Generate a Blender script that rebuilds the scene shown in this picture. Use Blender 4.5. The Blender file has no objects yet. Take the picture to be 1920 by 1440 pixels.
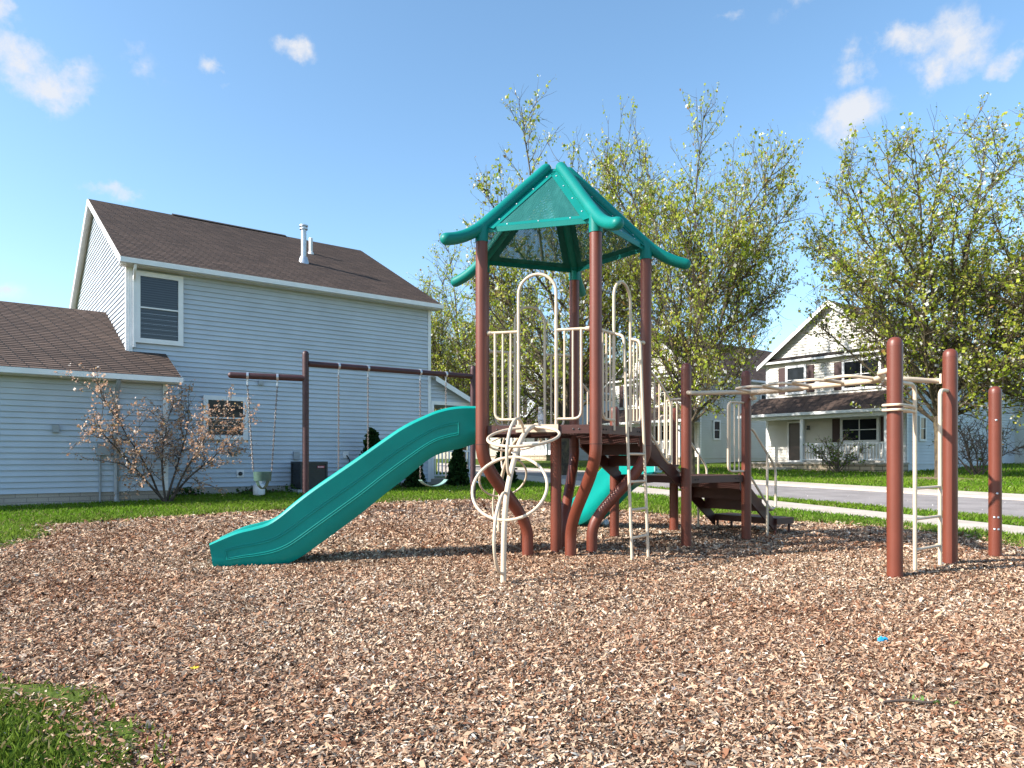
import bpy, math, random
import numpy as np
from mathutils import Vector, Matrix
random.seed(7)
rng = np.random.default_rng(7)
R = math.radians
scene = bpy.context.scene
C = scene.collection

# ------------------------------------------------------------------ camera
F, CX, HY, CAMZ = 1345.0, 960.0, 860.0, 1.10      # focal length and horizon in photo pixels
cam_d = bpy.data.cameras.new('camera')
cam_d.sensor_width = 36.0
cam_d.lens = F / 1920 * 36
cam_d.shift_y = (HY - 720) / 1920
cam_d.clip_start = 0.05
cam_d.clip_end = 3000
cam = bpy.data.objects.new('camera', cam_d)
C.objects.link(cam)
cam.location = (0, 0, CAMZ)
cam.rotation_euler = (R(90), 0, 0)
scene.camera = cam

# ------------------------------------------------------------------ sky, sun, exposure
SUN_EL = 34.5
SHD = Vector((0.9455, 0.3256, 0))                    # direction shadows fall
world = bpy.data.worlds.new('World')
scene.world = world
world.use_nodes = True
wn, wl = world.node_tree.nodes, world.node_tree.links
wn.clear()
w_out = wn.new('ShaderNodeOutputWorld')
w_bg = wn.new('ShaderNodeBackground')
w_bg.inputs['Strength'].default_value = 0.142
w_sky = wn.new('ShaderNodeTexSky')
w_sky.sky_type = 'NISHITA'
w_sky.sun_disc = False
w_sky.sun_elevation = R(SUN_EL)
w_sky.sun_rotation = math.atan2(-SHD.x, -SHD.y)
w_sky.altitude = 200
w_sky.air_density = 1.0
w_sky.dust_density = 0.8
w_sky.ozone_density = 2.2
w_tc = wn.new('ShaderNodeTexCoord')


def wmath(op, a, b=None, clamp=False):
    n = wn.new('ShaderNodeMath')
    n.operation = op
    n.use_clamp = clamp
    for i, v in enumerate((a, b)):
        if v is None:
            continue
        if isinstance(v, (int, float)):
            n.inputs[i].default_value = v
        else:
            wl.new(v, n.inputs[i])
    return n.outputs[0]


w_wn = wn.new('ShaderNodeTexNoise')
w_wn.inputs['Scale'].default_value = 11
w_wn.inputs['Detail'].default_value = 6
w_wn.inputs['Roughness'].default_value = .6
wl.new(w_tc.outputs['Generated'], w_wn.inputs['Vector'])
w_ws = wn.new('ShaderNodeVectorMath')
w_ws.operation = 'SUBTRACT'
wl.new(w_wn.outputs['Color'], w_ws.inputs[0])
w_ws.inputs[1].default_value = (.5, .5, .5)
w_wm = wn.new('ShaderNodeVectorMath')
w_wm.operation = 'MULTIPLY_ADD'
wl.new(w_ws.outputs[0], w_wm.inputs[0])
w_wm.inputs[1].default_value = (.085, .085, .085)
wl.new(w_tc.outputs['Generated'], w_wm.inputs[2])


def cloud_blob(px, py, rx, ry, amp):
    """soft puff of cloud in the direction of a photo pixel, rx/ry in pixels"""
    d = Vector(((px - CX) / F, 1, (HY - py) / F))
    ln = d.length
    d.normalize()
    s = wn.new('ShaderNodeVectorMath')
    s.operation = 'SUBTRACT'
    wl.new(w_wm.outputs[0], s.inputs[0])
    s.inputs[1].default_value = d
    m = wn.new('ShaderNodeVectorMath')
    m.operation = 'MULTIPLY'
    wl.new(s.outputs[0], m.inputs[0])
    m.inputs[1].default_value = (F * ln / rx / 1.25, F * ln / rx / 1.25, F * ln / ry / 1.25)
    le = wn.new('ShaderNodeVectorMath')
    le.operation = 'LENGTH'
    wl.new(m.outputs[0], le.inputs[0])
    f = wmath('SUBTRACT', 1.0, le.outputs['Value'], True)
    return wmath('MULTIPLY', f, amp)


blobs = [(1695, 82, 60, 34, 1.0), (1790, 75, 75, 55, .95), (1738, 125, 52, 34, 1.0), (1592, 205, 75, 48, 1.05),
         (1602, 110, 34, 52, .75), (1590, 245, 36, 36, .8), (1895, 86, 40, 28, .95), (545, 88, 34, 22, 1.0),
         (410, 125, 32, 22, .95), (42, 105, 62, 44, 1.0), (85, 155, 75, 45, 1.05), (145, 160, 55, 36, 1.0),
         (105, 190, 50, 26, .8), (0, 20, 34, 48, .95), (265, 125, 40, 22, .45), (425, 165, 18, 12, .5),
         (215, 380, 60, 18, .75), (0, 560, 40, 24, .7), (1500, 5, 50, 22, .5), (1380, 0, 40, 16, .45),
         (-260, 330, 160, 60, 1.0), (2250, 300, 170, 70, 1.0), (2100, -80, 150, 70, 1.0), (700, -240, 190, 60, .9)]
acc = None
for b in blobs:
    o = cloud_blob(*b)
    acc = o if acc is None else wmath('MAXIMUM', acc, o)
w_n = wn.new('ShaderNodeTexNoise')
w_n.inputs['Scale'].default_value = 34
w_n.inputs['Detail'].default_value = 7
w_n.inputs['Roughness'].default_value = 0.66
wl.new(w_tc.outputs['Generated'], w_n.inputs['Vector'])
dens = wmath('ADD', acc, wmath('MULTIPLY', wmath('SUBTRACT', w_n.outputs['Fac'], 0.5), 1.7))
dens = wmath('MULTIPLY', wmath('MULTIPLY', wmath('SUBTRACT', dens, 0.14), 1.35, True), wmath('MULTIPLY', acc, 2.2, True), True)
dens = wmath('MULTIPLY', dens, 0.9)
w_mix = wn.new('ShaderNodeMix')
w_mix.data_type = 'RGBA'
wl.new(dens, w_mix.inputs['Factor'])
w_hs = wn.new('ShaderNodeHueSaturation')
w_hs.inputs['Saturation'].default_value = 1.06
w_hs.inputs['Hue'].default_value = .492
wl.new(w_sky.outputs[0], w_hs.inputs['Color'])
wl.new(w_hs.outputs[0], w_mix.inputs['A'])
w_mix.inputs['B'].default_value = (3.0, 3.05, 3.2, 1)
wl.new(w_mix.outputs['Result'], w_bg.inputs['Color'])
wl.new(w_bg.outputs[0], w_out.inputs[0])

sun_d = bpy.data.lights.new('sun', 'SUN')
sun_d.energy = 4.8
sun_d.angle = R(0.53)
sun_d.color = (1.0, 0.94, 0.86)
sun = bpy.data.objects.new('sun', sun_d)
C.objects.link(sun)
ce, se = math.cos(R(SUN_EL)), math.sin(R(SUN_EL))
sun.rotation_euler = Vector((SHD.x * ce, SHD.y * ce, -se)).to_track_quat('-Z', 'Y').to_euler()
sun.location = (-20, -10, 30)

vs = scene.view_settings
vs.view_transform = 'Standard'
vs.look = 'None'
vs.gamma = 1.0
vs.exposure = 1.03
vs.use_curve_mapping = False
scene.cycles.max_bounces = 4
scene.cycles.diffuse_bounces = 2
scene.cycles.glossy_bounces = 2
scene.cycles.transmission_bounces = 4
scene.cycles.transparent_max_bounces = 8
scene.cycles.caustics_reflective = False
scene.cycles.caustics_refractive = False

# ------------------------------------------------------------------ materials
MATS = {}


def mat(name, col, rough=0.6, var=0.12, scale=6.0, bump=0.0, bscale=40.0, metal=0.0, spec=0.5, col2=None, dirt=None):
    """principled material with large scale colour variation, fine relief and optional speckled wear"""
    m = bpy.data.materials.new(name)
    m.use_nodes = True
    nt = m.node_tree
    n, l = nt.nodes, nt.links
    p = n['Principled BSDF']
    p.inputs['Roughness'].default_value = rough
    p.inputs['Metallic'].default_value = metal
    p.inputs['Specular IOR Level'].default_value = spec
    tc = n.new('ShaderNodeTexCoord')
    nz = n.new('ShaderNodeTexNoise')
    nz.inputs['Scale'].default_value = scale
    nz.inputs['Detail'].default_value = 5
    l.new(tc.outputs['Object'], nz.inputs['Vector'])
    cr = n.new('ShaderNodeValToRGB')
    c2 = col2 or [min(1, c * (1 + var)) for c in col]
    c1 = [c * (1 - var) for c in col] if col2 is None else col
    cr.color_ramp.elements[0].position = 0.32
    cr.color_ramp.elements[1].position = 0.68
    cr.color_ramp.elements[0].color = (*c1, 1)
    cr.color_ramp.elements[1].color = (*c2, 1)
    l.new(nz.outputs['Fac'], cr.inputs['Fac'])
    colout = cr.outputs['Color']
    if dirt:
        n2 = n.new('ShaderNodeTexNoise')
        n2.inputs['Scale'].default_value = dirt[1]
        n2.inputs['Detail'].default_value = 8
        n2.inputs['Roughness'].default_value = 0.7
        l.new(tc.outputs['Object'], n2.inputs['Vector'])
        r2 = n.new('ShaderNodeMapRange')
        r2.inputs['From Min'].default_value = dirt[2]
        r2.inputs['From Max'].default_value = dirt[2] + 0.1
        l.new(n2.outputs['Fac'], r2.inputs['Value'])
        mx = n.new('ShaderNodeMix')
        mx.data_type = 'RGBA'
        l.new(r2.outputs[0], mx.inputs['Factor'])
        l.new(colout, mx.inputs['A'])
        mx.inputs['B'].default_value = (*dirt[0], 1)
        colout = mx.outputs['Result']
        rr = n.new('ShaderNodeMapRange')
        rr.inputs['To Min'].default_value = rough
        rr.inputs['To Max'].default_value = min(1, rough + 0.3)
        l.new(r2.outputs[0], rr.inputs['Value'])
        l.new(rr.outputs[0], p.inputs['Roughness'])
    l.new(colout, p.inputs['Base Color'])
    if bump > 0:
        bn = n.new('ShaderNodeTexNoise')
        bn.inputs['Scale'].default_value = bscale
        bn.inputs['Detail'].default_value = 6
        l.new(tc.outputs['Object'], bn.inputs['Vector'])
        bp = n.new('ShaderNodeBump')
        bp.inputs['Strength'].default_value = bump
        bp.inputs['Distance'].default_value = 0.01
        l.new(bn.outputs['Fac'], bp.inputs['Height'])
        l.new(bp.outputs[0], p.inputs['Normal'])
    MATS[name] = m
    return m


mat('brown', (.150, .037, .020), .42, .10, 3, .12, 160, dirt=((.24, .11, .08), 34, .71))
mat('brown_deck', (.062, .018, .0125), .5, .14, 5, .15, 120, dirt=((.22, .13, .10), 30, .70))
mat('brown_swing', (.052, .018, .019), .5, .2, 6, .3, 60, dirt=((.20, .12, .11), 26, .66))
mat('tan', (.62, .50, .37), .42, .06, 4, .08, 120, dirt=((.38, .29, .21), 26, .69))
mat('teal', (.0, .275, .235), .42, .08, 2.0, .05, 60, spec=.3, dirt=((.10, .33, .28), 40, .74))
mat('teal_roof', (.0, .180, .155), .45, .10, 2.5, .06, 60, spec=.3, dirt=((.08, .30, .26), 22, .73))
mat('pale_teal', (.30, .55, .50), .5, .08)
mat('steel', (.20, .17, .15), .5, .3, 20, .1, 80, metal=.5)
mat('galvanised', (.55, .57, .6), .38, .15, 12, .1, 60, metal=.7)
mat('dark_bolt', (.02, .018, .018), .5)
mat('siding', (.50, .55, .61), .55, .06, 1.3, .06, 30, dirt=((.41, .44, .47), 5, .68))
mat('siding_cream', (.66, .63, .57), .6, .06, 1.0)
mat('siding_grey', (.58, .61, .64), .6, .06, 1.0)
mat('siding_sage', (.55, .57, .53), .6, .06, 1.0)
mat('white', (.80, .80, .80), .5, .05, 3, dirt=((.62, .60, .58), 7, .68))
mat('soffit', (.62, .60, .55), .6, .05)
mat('brick', (.34, .27, .22), .85, .15, 5, .5, 30)
mat('concrete_block', (.38, .35, .31), .9, .12, 4, .5, 40)
mat('glass_dark', (.010, .012, .016), .08, .3, 2, spec=.22)
mat('shutter', (.045, .018, .018), .6)
mat('door', (.028, .018, .015), .35)
mat('grey_plastic', (.33, .35, .37), .5, .1)
mat('dark_metal', (.022, .027, .030), .5, .2, 6)
mat('red_badge', (.42, .03, .06), .4)
mat('badge_white', (.75, .68, .70), .5)
mat('bark', (.040, .030, .023), .9, .3, 8, .9, 24, col2=(.13, .10, .055))
mat('bark_shrub', (.05, .036, .030), .9, .3, 14, .5, 40, col2=(.12, .09, .07))
mat('twig', (.17, .12, .095), .9, .3, 8)
mat('asphalt', (.215, .192, .185), .9, .12, 1.5, .6, 160, col2=(.30, .27, .26))
mat('concrete', (.42, .36, .30), .9, .1, 2, .5, 60, col2=(.52, .455, .385))
mat('soil', (.055, .040, .030), .95, .3, 6, .8, 30, col2=(.13, .09, .065))
mat('seat_green', (.20, .34, .29), .5, .15, 9)
mat('bucket_green', (.045, .10, .075), .5, .25, 9)
mat('tank_white', (.72, .73, .75), .4, .05)
mat('mulch', (.13, .075, .05), .95, .3, 3.0, 1.0, 45, col2=(.30, .20, .145))
mat('blue_litter', (.02, .28, .55), .35)
mat('yellow_petal', (.75, .55, .03), .6)
mat('weed', (.10, .19, .03), .7)


def brick_material(name, c1, c2, mortar, sx, sy, msize=.02, rough=.9, bump=.4, off=.5, axis='uv'):
    m = bpy.data.materials.new(name)
    m.use_nodes = True
    n, l = m.node_tree.nodes, m.node_tree.links
    p = n['Principled BSDF']
    p.inputs['Roughness'].default_value = rough
    uv = n.new('ShaderNodeUVMap')
    b = n.new('ShaderNodeTexBrick')
    b.offset = off
    b.inputs['Color1'].default_value = (*c1, 1)
    b.inputs['Color2'].default_value = (*c2, 1)
    b.inputs['Mortar'].default_value = (*mortar, 1)
    b.inputs['Scale'].default_value = 1
    b.inputs['Brick Width'].default_value = sx
    b.inputs['Row Height'].default_value = sy
    b.inputs['Mortar Size'].default_value = msize
    b.inputs['Bias'].default_value = 0
    l.new(uv.outputs[0], b.inputs['Vector'])
    nz = n.new('ShaderNodeTexNoise')
    nz.inputs['Scale'].default_value = 0.7
    nz.inputs['Detail'].default_value = 6
    l.new(uv.outputs[0], nz.inputs['Vector'])
    nf = n.new('ShaderNodeTexNoise')
    nf.inputs['Scale'].default_value = 60
    l.new(uv.outputs[0], nf.inputs['Vector'])
    ad = n.new('ShaderNodeMath')
    ad.operation = 'ADD'
    l.new(nz.outputs['Fac'], ad.inputs[0])
    l.new(nf.outputs['Fac'], ad.inputs[1])
    mr = n.new('ShaderNodeMapRange')
    mr.inputs['From Min'].default_value = .6
    mr.inputs['From Max'].default_value = 1.4
    mr.inputs['To Min'].default_value = .6
    mr.inputs['To Max'].default_value = 1.4
    l.new(ad.outputs[0], mr.inputs['Value'])
    mx = n.new('ShaderNodeMix')
    mx.data_type = 'RGBA'
    mx.blend_type = 'MULTIPLY'
    mx.inputs['Factor'].default_value = 1
    l.new(b.outputs['Color'], mx.inputs['A'])
    l.new(mr.outputs[0], mx.inputs['B'])
    l.new(mx.outputs['Result'], p.inputs['Base Color'])
    bp = n.new('ShaderNodeBump')
    bp.inputs['Strength'].default_value = bump
    bp.inputs['Distance'].default_value = .01
    bp.invert = True
    l.new(b.outputs['Fac'], bp.inputs['Height'])
    l.new(bp.outputs[0], p.inputs['Normal'])
    MATS[name] = m


brick_material('shingle', (.066, .040, .029), (.112, .071, .052), (.018, .012, .010), .33, .142, .014)
brick_material('block_wall', (.36, .31, .26), (.42, .36, .31), (.24, .21, .19), .4, .1, .008)
brick_material('stone_base', (.45, .36, .25), (.52, .42, .30), (.18, .14, .10), .5, .18, .02)


def perforated(name, col, pitch, hole, rough=.45):
    m = bpy.data.materials.new(name)
    m.use_nodes = True
    n, l = m.node_tree.nodes, m.node_tree.links
    p = n['Principled BSDF']
    p.inputs['Roughness'].default_value = rough
    uv = n.new('ShaderNodeUVMap')
    vo = n.new('ShaderNodeTexVoronoi')
    vo.voronoi_dimensions = '2D'
    vo.inputs['Scale'].default_value = 1.0 / pitch
    vo.inputs['Randomness'].default_value = 0.0
    mp = n.new('ShaderNodeMapping')
    mp.inputs['Rotation'].default_value = (0, 0, R(45))
    l.new(uv.outputs[0], mp.inputs['Vector'])
    l.new(mp.outputs[0], vo.inputs['Vector'])
    lt = n.new('ShaderNodeMath')
    lt.operation = 'LESS_THAN'
    lt.inputs[1].default_value = hole
    l.new(vo.outputs['Distance'], lt.inputs[0])
    nz = n.new('ShaderNodeTexNoise')
    nz.inputs['Scale'].default_value = 3.5
    nz.inputs['Detail'].default_value = 7
    nz.inputs['Distortion'].default_value = .6
    mp2 = n.new('ShaderNodeMapping')
    mp2.inputs['Scale'].default_value = (2.2, .6, 1)
    l.new(uv.outputs[0], mp2.inputs['Vector'])
    l.new(mp2.outputs[0], nz.inputs['Vector'])
    cr = n.new('ShaderNodeValToRGB')
    cr.color_ramp.elements[0].position = .5
    cr.color_ramp.elements[0].color = (*col, 1)
    cr.color_ramp.elements[1].position = .78
    cr.color_ramp.elements[1].color = (*[min(1, c * 1.4 + .02) for c in col], 1)
    l.new(nz.outputs['Fac'], cr.inputs['Fac'])
    l.new(cr.outputs['Color'], p.inputs['Base Color'])
    tr = n.new('ShaderNodeBsdfTransparent')
    mx = n.new('ShaderNodeMixShader')
    l.new(lt.outputs[0], mx.inputs['Fac'])
    l.new(p.outputs[0], mx.inputs[1])
    l.new(tr.outputs[0], mx.inputs[2])
    l.new(mx.outputs[0], n['Material Output'].inputs['Surface'])
    MATS[name] = m


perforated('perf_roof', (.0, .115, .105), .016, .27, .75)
perforated('perf_deck', (.11, .037, .027), .034, .28)
perforated('perf_pale', (.30, .55, .50), .05, .26)


def attr_material(name, rough=.8, trans=0.0, hue=None):
    m = bpy.data.materials.new(name)
    m.use_nodes = True
    n, l = m.node_tree.nodes, m.node_tree.links
    p = n['Principled BSDF']
    p.inputs['Roughness'].default_value = rough
    p.inputs['Specular IOR Level'].default_value = .06
    a = n.new('ShaderNodeAttribute')
    a.attribute_name = 'Col'
    l.new(a.outputs['Color'], p.inputs['Base Color'])
    if trans > 0:
        t = n.new('ShaderNodeBsdfTranslucent')
        l.new(a.outputs['Color'], t.inputs['Color'])
        mx = n.new('ShaderNodeMixShader')
        mx.inputs['Fac'].default_value = trans
        l.new(p.outputs[0], mx.inputs[1])
        l.new(t.outputs[0], mx.inputs[2])
        l.new(mx.outputs[0], n['Material Output'].inputs['Surface'])
    MATS[name] = m


attr_material('chip', .9)
attr_material('leaf', .55, .5)
attr_material('blade', .6, .35)

gl = bpy.data.materials.new('clear_plastic')
gl.use_nodes = True
gp = gl.node_tree.nodes['Principled BSDF']
gp.inputs['Base Color'].default_value = (.92, .95, 1, 1)
gp.inputs['Transmission Weight'].default_value = .75
gp.inputs['Roughness'].default_value = .12
gp.inputs['IOR'].default_value = 1.2
MATS['clear_plastic'] = gl


def blind_material():
    m = bpy.data.materials.new('blind_glass')
    m.use_nodes = True
    n, l = m.node_tree.nodes, m.node_tree.links
    p = n['Principled BSDF']
    p.inputs['Roughness'].default_value = .12
    tc = n.new('ShaderNodeTexCoord')
    w = n.new('ShaderNodeTexWave')
    w.bands_direction = 'Z'
    w.inputs['Scale'].default_value = 5.2
    w.inputs['Distortion'].default_value = .25
    l.new(tc.outputs['Object'], w.inputs['Vector'])
    cr = n.new('ShaderNodeValToRGB')
    cr.color_ramp.elements[0].color = (.018, .022, .030, 1)
    cr.color_ramp.elements[1].color = (.055, .062, .075, 1)
    l.new(w.outputs['Fac'], cr.inputs['Fac'])
    l.new(cr.outputs[0], p.inputs['Base Color'])
    MATS['blind_glass'] = m


blind_material()

# ------------------------------------------------------------------ mesh helpers


class MB:
    def __init__(self):
        self.v, self.f, self.uv = [], [], []

    def add(self, verts, faces, uvs=None):
        k = len(self.v)
        self.v += [tuple(p) for p in verts]
        self.f += [tuple(i + k for i in f) for f in faces]
        if uvs:
            self.uv += uvs
        return self

    def box(self, o, ax, ay, az, bev=0):
        """box from corner o with edge vectors ax, ay, az"""
        o, ax, ay, az = map(Vector, (o, ax, ay, az))
        v = [o, o + ax, o + ax + ay, o + ay]
        v += [p + az for p in v]
        fs = [(3, 2, 1, 0), (4, 5, 6, 7), (0, 1, 5, 4), (1, 2, 6, 5), (2, 3, 7, 6), (3, 0, 4, 7)]
        if ax.cross(ay).dot(az) < 0:
            fs = [f[::-1] for f in fs]
        return self.add(v, fs)

    def cbox(self, c, sx, sy, sz, d=(1, 0, 0)):
        """box centred on c, first axis along the horizontal direction d"""
        d = Vector(d).normalized()
        e = Vector((-d.y, d.x, 0))
        z = Vector((0, 0, 1))
        return self.box(Vector(c) - d * sx / 2 - e * sy / 2 - z * sz / 2, d * sx, e * sy, z * sz)

    def tube(self, path, r, n=10, closed=False, caps=True):
        P = [Vector(p) for p in path]
        m = len(P)
        rs = r if isinstance(r, (list, tuple)) else [r] * m
        T = []
        for i in range(m):
            if closed:
                t = P[(i + 1) % m] - P[i - 1]
            else:
                t = P[min(i + 1, m - 1)] - P[max(i - 1, 0)]
            T.append(t.normalized())
        up = Vector((0, 0, 1)) if abs(T[0].z) < .9 else Vector((1, 0, 0))
        u = T[0].cross(up).normalized()
        vs_, fs = [], []
        for i in range(m):
            u = (u - T[i] * u.dot(T[i])).normalized()
            w = T[i].cross(u)
            for j in range(n):
                a = 2 * math.pi * j / n
                vs_.append(P[i] + (u * math.cos(a) + w * math.sin(a)) * rs[i])
        for i in range(m if closed else m - 1):
            k = (i + 1) % m
            for j in range(n):
                j2 = (j + 1) % n
                fs.append((i * n + j, i * n + j2, k * n + j2, k * n + j))
        if caps and not closed:
            fs.append(tuple(range(n))[::-1])
            fs.append(tuple((m - 1) * n + j for j in range(n)))
        return self.add(vs_, fs)

    def dome_tube(self, path, r, n=16, ends=(True, True)):
        """tube with rounded ends"""
        P = [Vector(p) for p in path]
        rs = [r] * len(P)
        if ends[0]:
            t = (P[0] - P[1]).normalized()
            q = [P[0] + t * r * math.sin(a) for a in (1.5, 1.2, .8, .4)]
            P = q + P
            rs = [r * math.cos(a) for a in (1.5, 1.2, .8, .4)] + rs
        if ends[1]:
            t = (P[-1] - P[-2]).normalized()
            e = P[-1]
            P = P + [e + t * r * math.sin(a) for a in (.4, .8, 1.2, 1.5)]
            rs = rs + [r * math.cos(a) for a in (.4, .8, 1.2, 1.5)]
        return self.tube(P, rs, n)

    def poly(self, pts, thick):
        """extruded planar polygon; thick is a vector"""
        P = [Vector(p) for p in pts]
        t = Vector(thick)
        n = len(P)
        nrm = (P[1] - P[0]).cross(P[2] - P[0])
        if nrm.dot(t) < 0:
            P = P[::-1]
        v = P + [p + t for p in P]
        f = [tuple(range(n))[::-1], tuple(range(n, 2 * n))]
        f += [(i, (i + 1) % n, n + (i + 1) % n, n + i) for i in range(n)]
        return self.add(v, f)

    def lathe(self, c, prof, n=16, axis=(0, 0, 1)):
        """surface of revolution: prof = [(radius, height)]"""
        ax = Vector(axis).normalized()
        up = Vector((0, 0, 1)) if abs(ax.z) < .9 else Vector((1, 0, 0))
        u = ax.cross(up).normalized()
        w = ax.cross(u)
        c = Vector(c)
        v, f = [], []
        for r, h in prof:
            for j in range(n):
                a = 2 * math.pi * j / n
                v.append(c + ax * h + (u * math.cos(a) + w * math.sin(a)) * r)
        for i in range(len(prof) - 1):
            for j in range(n):
                j2 = (j + 1) % n
                f.append((i * n + j, i * n + j2, (i + 1) * n + j2, (i + 1) * n + j))
        f.append(tuple(range(n))[::-1])
        f.append(tuple((len(prof) - 1) * n + j for j in range(n)))
        return self.add(v, f)

    def mesh(self, name, smooth=False):
        me = bpy.data.meshes.new(name)
        me.from_pydata(self.v, [], self.f)
        if self.uv:
            ul = me.uv_layers.new(name='UVMap')
            for poly in me.polygons:
                for li in poly.loop_indices:
                    ul.data[li].uv = self.uv[me.loops[li].vertex_index]
        if smooth:
            me.polygons.foreach_set('use_smooth', [True] * len(me.polygons))
            try:
                me.set_sharp_from_angle(angle=R(38))
            except Exception:
                pass
        me.update()
        return me


ROOT_LOC = {}


def link(name, me, m, parent=None):
    o = bpy.data.objects.new(name, me)
    C.objects.link(o)
    if m and not me.materials:
        me.materials.append(MATS[m] if isinstance(m, str) else m)
    if parent is not None:
        o.parent = parent
        if parent.name in ROOT_LOC:
            o.matrix_parent_inverse = Matrix.Translation(-ROOT_LOC[parent.name])
    return o


def part(name, mb, m, parent, smooth=True):
    return link(name, mb.mesh(name, smooth), m, parent)


def tag(o, label, cat, group=None, kind=None):
    if label:
        o['label'] = label
    if cat:
        o['category'] = cat
    if group:
        o['group'] = group
    if kind:
        o['kind'] = kind
    return o


def thing(name, label, cat, loc, group=None):
    o = bpy.data.objects.new(name, None)
    C.objects.link(o)
    o.empty_display_size = .2
    o.location = loc
    ROOT_LOC[o.name] = Vector(loc)
    return tag(o, label, cat, group)


def structure(name, me, m):
    o = link(name, me, m)
    o['kind'] = 'structure'
    return o


def crom(pts, k=6):
    """smooth curve through points"""
    P = [Vector(p) for p in pts]
    P = [2 * P[0] - P[1]] + P + [2 * P[-1] - P[-2]]
    out = []
    for i in range(1, len(P) - 2):
        a, b, c, d = P[i - 1:i + 3]
        for j in range(k):
            t = j / k
            out.append(.5 * ((2 * b) + (c - a) * t + (2 * a - 5 * b + 4 * c - d) * t * t + (3 * b - a - 3 * c + d) * t ** 3))
    out.append(P[-2])
    return out


def fillet(pts, rad, k=5):
    """polyline with rounded corners"""
    P = [Vector(p) for p in pts]
    out = [P[0]]
    for i in range(1, len(P) - 1):
        a = (P[i - 1] - P[i])
        b = (P[i + 1] - P[i])
        r = min(rad, a.length * .49, b.length * .49)
        p0, p1 = P[i] + a.normalized() * r, P[i] + b.normalized() * r
        for j in range(k + 1):
            t = j / k
            out.append((1 - t) ** 2 * p0 + 2 * t * (1 - t) * P[i] + t * t * p1)
    out.append(P[-1])
    return out


# ------------------------------------------------------------------ ground
def sstep(a, b, x):
    t = np.clip((x - a) / (b - a), 0, 1)
    return t * t * (3 - 2 * t)


def gz(x, y):
    """terrain height"""
    d = y + .3 * np.maximum(x, 0)
    z = .55 * sstep(8, 45, d) + .42 * sstep(36, 50, y + .15 * np.maximum(x, 0))
    return z


def wob(x, y):
    return (np.sin(x * 1.7 + y * .9) + np.sin(x * .8 - y * 1.9 + 1.3) + np.sin(x * 3.1 + 2.2 * y + .5) * .6 + np.sin(-x * 2.3 + 3.7 * y) * .5) / 3.1


def gzf(x, y):
    return float(gz(np.float64(x), np.float64(y)))


def unproj(px, py, dz=0.0):
    """where the ray of a photo pixel meets the terrain"""
    dx, dzr = (px - CX) / F, (HY - py) / F
    lo, hi = .5, 400.0
    for _ in range(60):
        m = (lo + hi) / 2
        if CAMZ + dzr * m > gzf(dx * m, m) + dz:
            lo = m
        else:
            hi = m
    return dx * lo, lo


MULCH = np.array([(-1.25, 2.35), (-1.45, 2.72), (-1.95, 3.2), (-2.55, 3.45), (-3.1, 3.75), (-4.9, 5.6), (-6.25, 8.2), (-6.5, 9.6), (-6.9, 10.7), (-7.7, 11.7),
                  (-6.6, 12.9), (-5.1, 14.3), (-3.9, 15.7), (-2.65, 17), (-1, 17.6), (.5, 17.2), (1.8, 15.2), (2.9, 13.6), (3.65, 12.8),
                  (4.9, 12.1), (5.9, 11.2), (6.35, 10.2), (6.3, 8.8), (6.9, 6), (7.2, 1), (5, -3), (0, -3.5), (-.9, 1.2)])


def inside(px, py, poly):
    c = np.zeros(px.shape, bool)
    n = len(poly)
    for i in range(n):
        x0, y0 = poly[i]
        x1, y1 = poly[i - 1]
        k = ((y0 > py) != (y1 > py)) & (px < (x1 - x0) * (py - y0) / (y1 - y0 + 1e-12) + x0)
        c ^= k
    return c


def edge_dist(px, py, poly):
    d = np.full(px.shape, 1e9)
    n = len(poly)
    for i in range(n):
        a, b = poly[i - 1], poly[i]
        ab = b - a
        t = np.clip(((px - a[0]) * ab[0] + (py - a[1]) * ab[1]) / (ab @ ab), 0, 1)
        d = np.minimum(d, np.hypot(px - a[0] - ab[0] * t, py - a[1] - ab[1] * t))
    return d


def mz(x, y):
    """mulch surface height"""
    e = edge_dist(x, y, MULCH)
    dip = -.05 * np.exp(-(((x + 2.9) / .9) ** 2 + ((y - 7.6) / .8) ** 2)) + .03 * np.exp(-(((x - 4.2) / 1.2) ** 2 + ((y - 7) / 1.0) ** 2))
    return gz(x, y) - .02 + .035 * np.clip(e / .5, 0, 1) + .022 * wob(x, y) * np.clip(e / .6, 0, 1) + dip


def grid_axis(fine0, fine1, step, far, ratio=1.35):
    a = list(np.arange(fine0, fine1 + 1e-6, step))
    s, x = step, fine1
    while x < far:
        s *= ratio
        x += s
        a.append(x)
    s, x, b = step, fine0, []
    while x > -far:
        s *= ratio
        x -= s
        b.append(x)
    return np.array(b[::-1] + a)


gx, gy = grid_axis(-14, 14, .5, 500), grid_axis(-4, 52, .5, 700)
GX, GY = np.meshgrid(gx, gy)
ins = inside(GX, GY, MULCH) & (edge_dist(GX, GY, MULCH) > .35)
GZ = gz(GX, GY) - np.where(ins, .12, 0)
nx, ny = len(gx), len(gy)
verts = np.stack([GX, GY, GZ], -1).reshape(-1, 3)
faces = [(j * nx + i, j * nx + i + 1, (j + 1) * nx + i + 1, (j + 1) * nx + i) for j in range(ny - 1) for i in range(nx - 1)]


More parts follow.
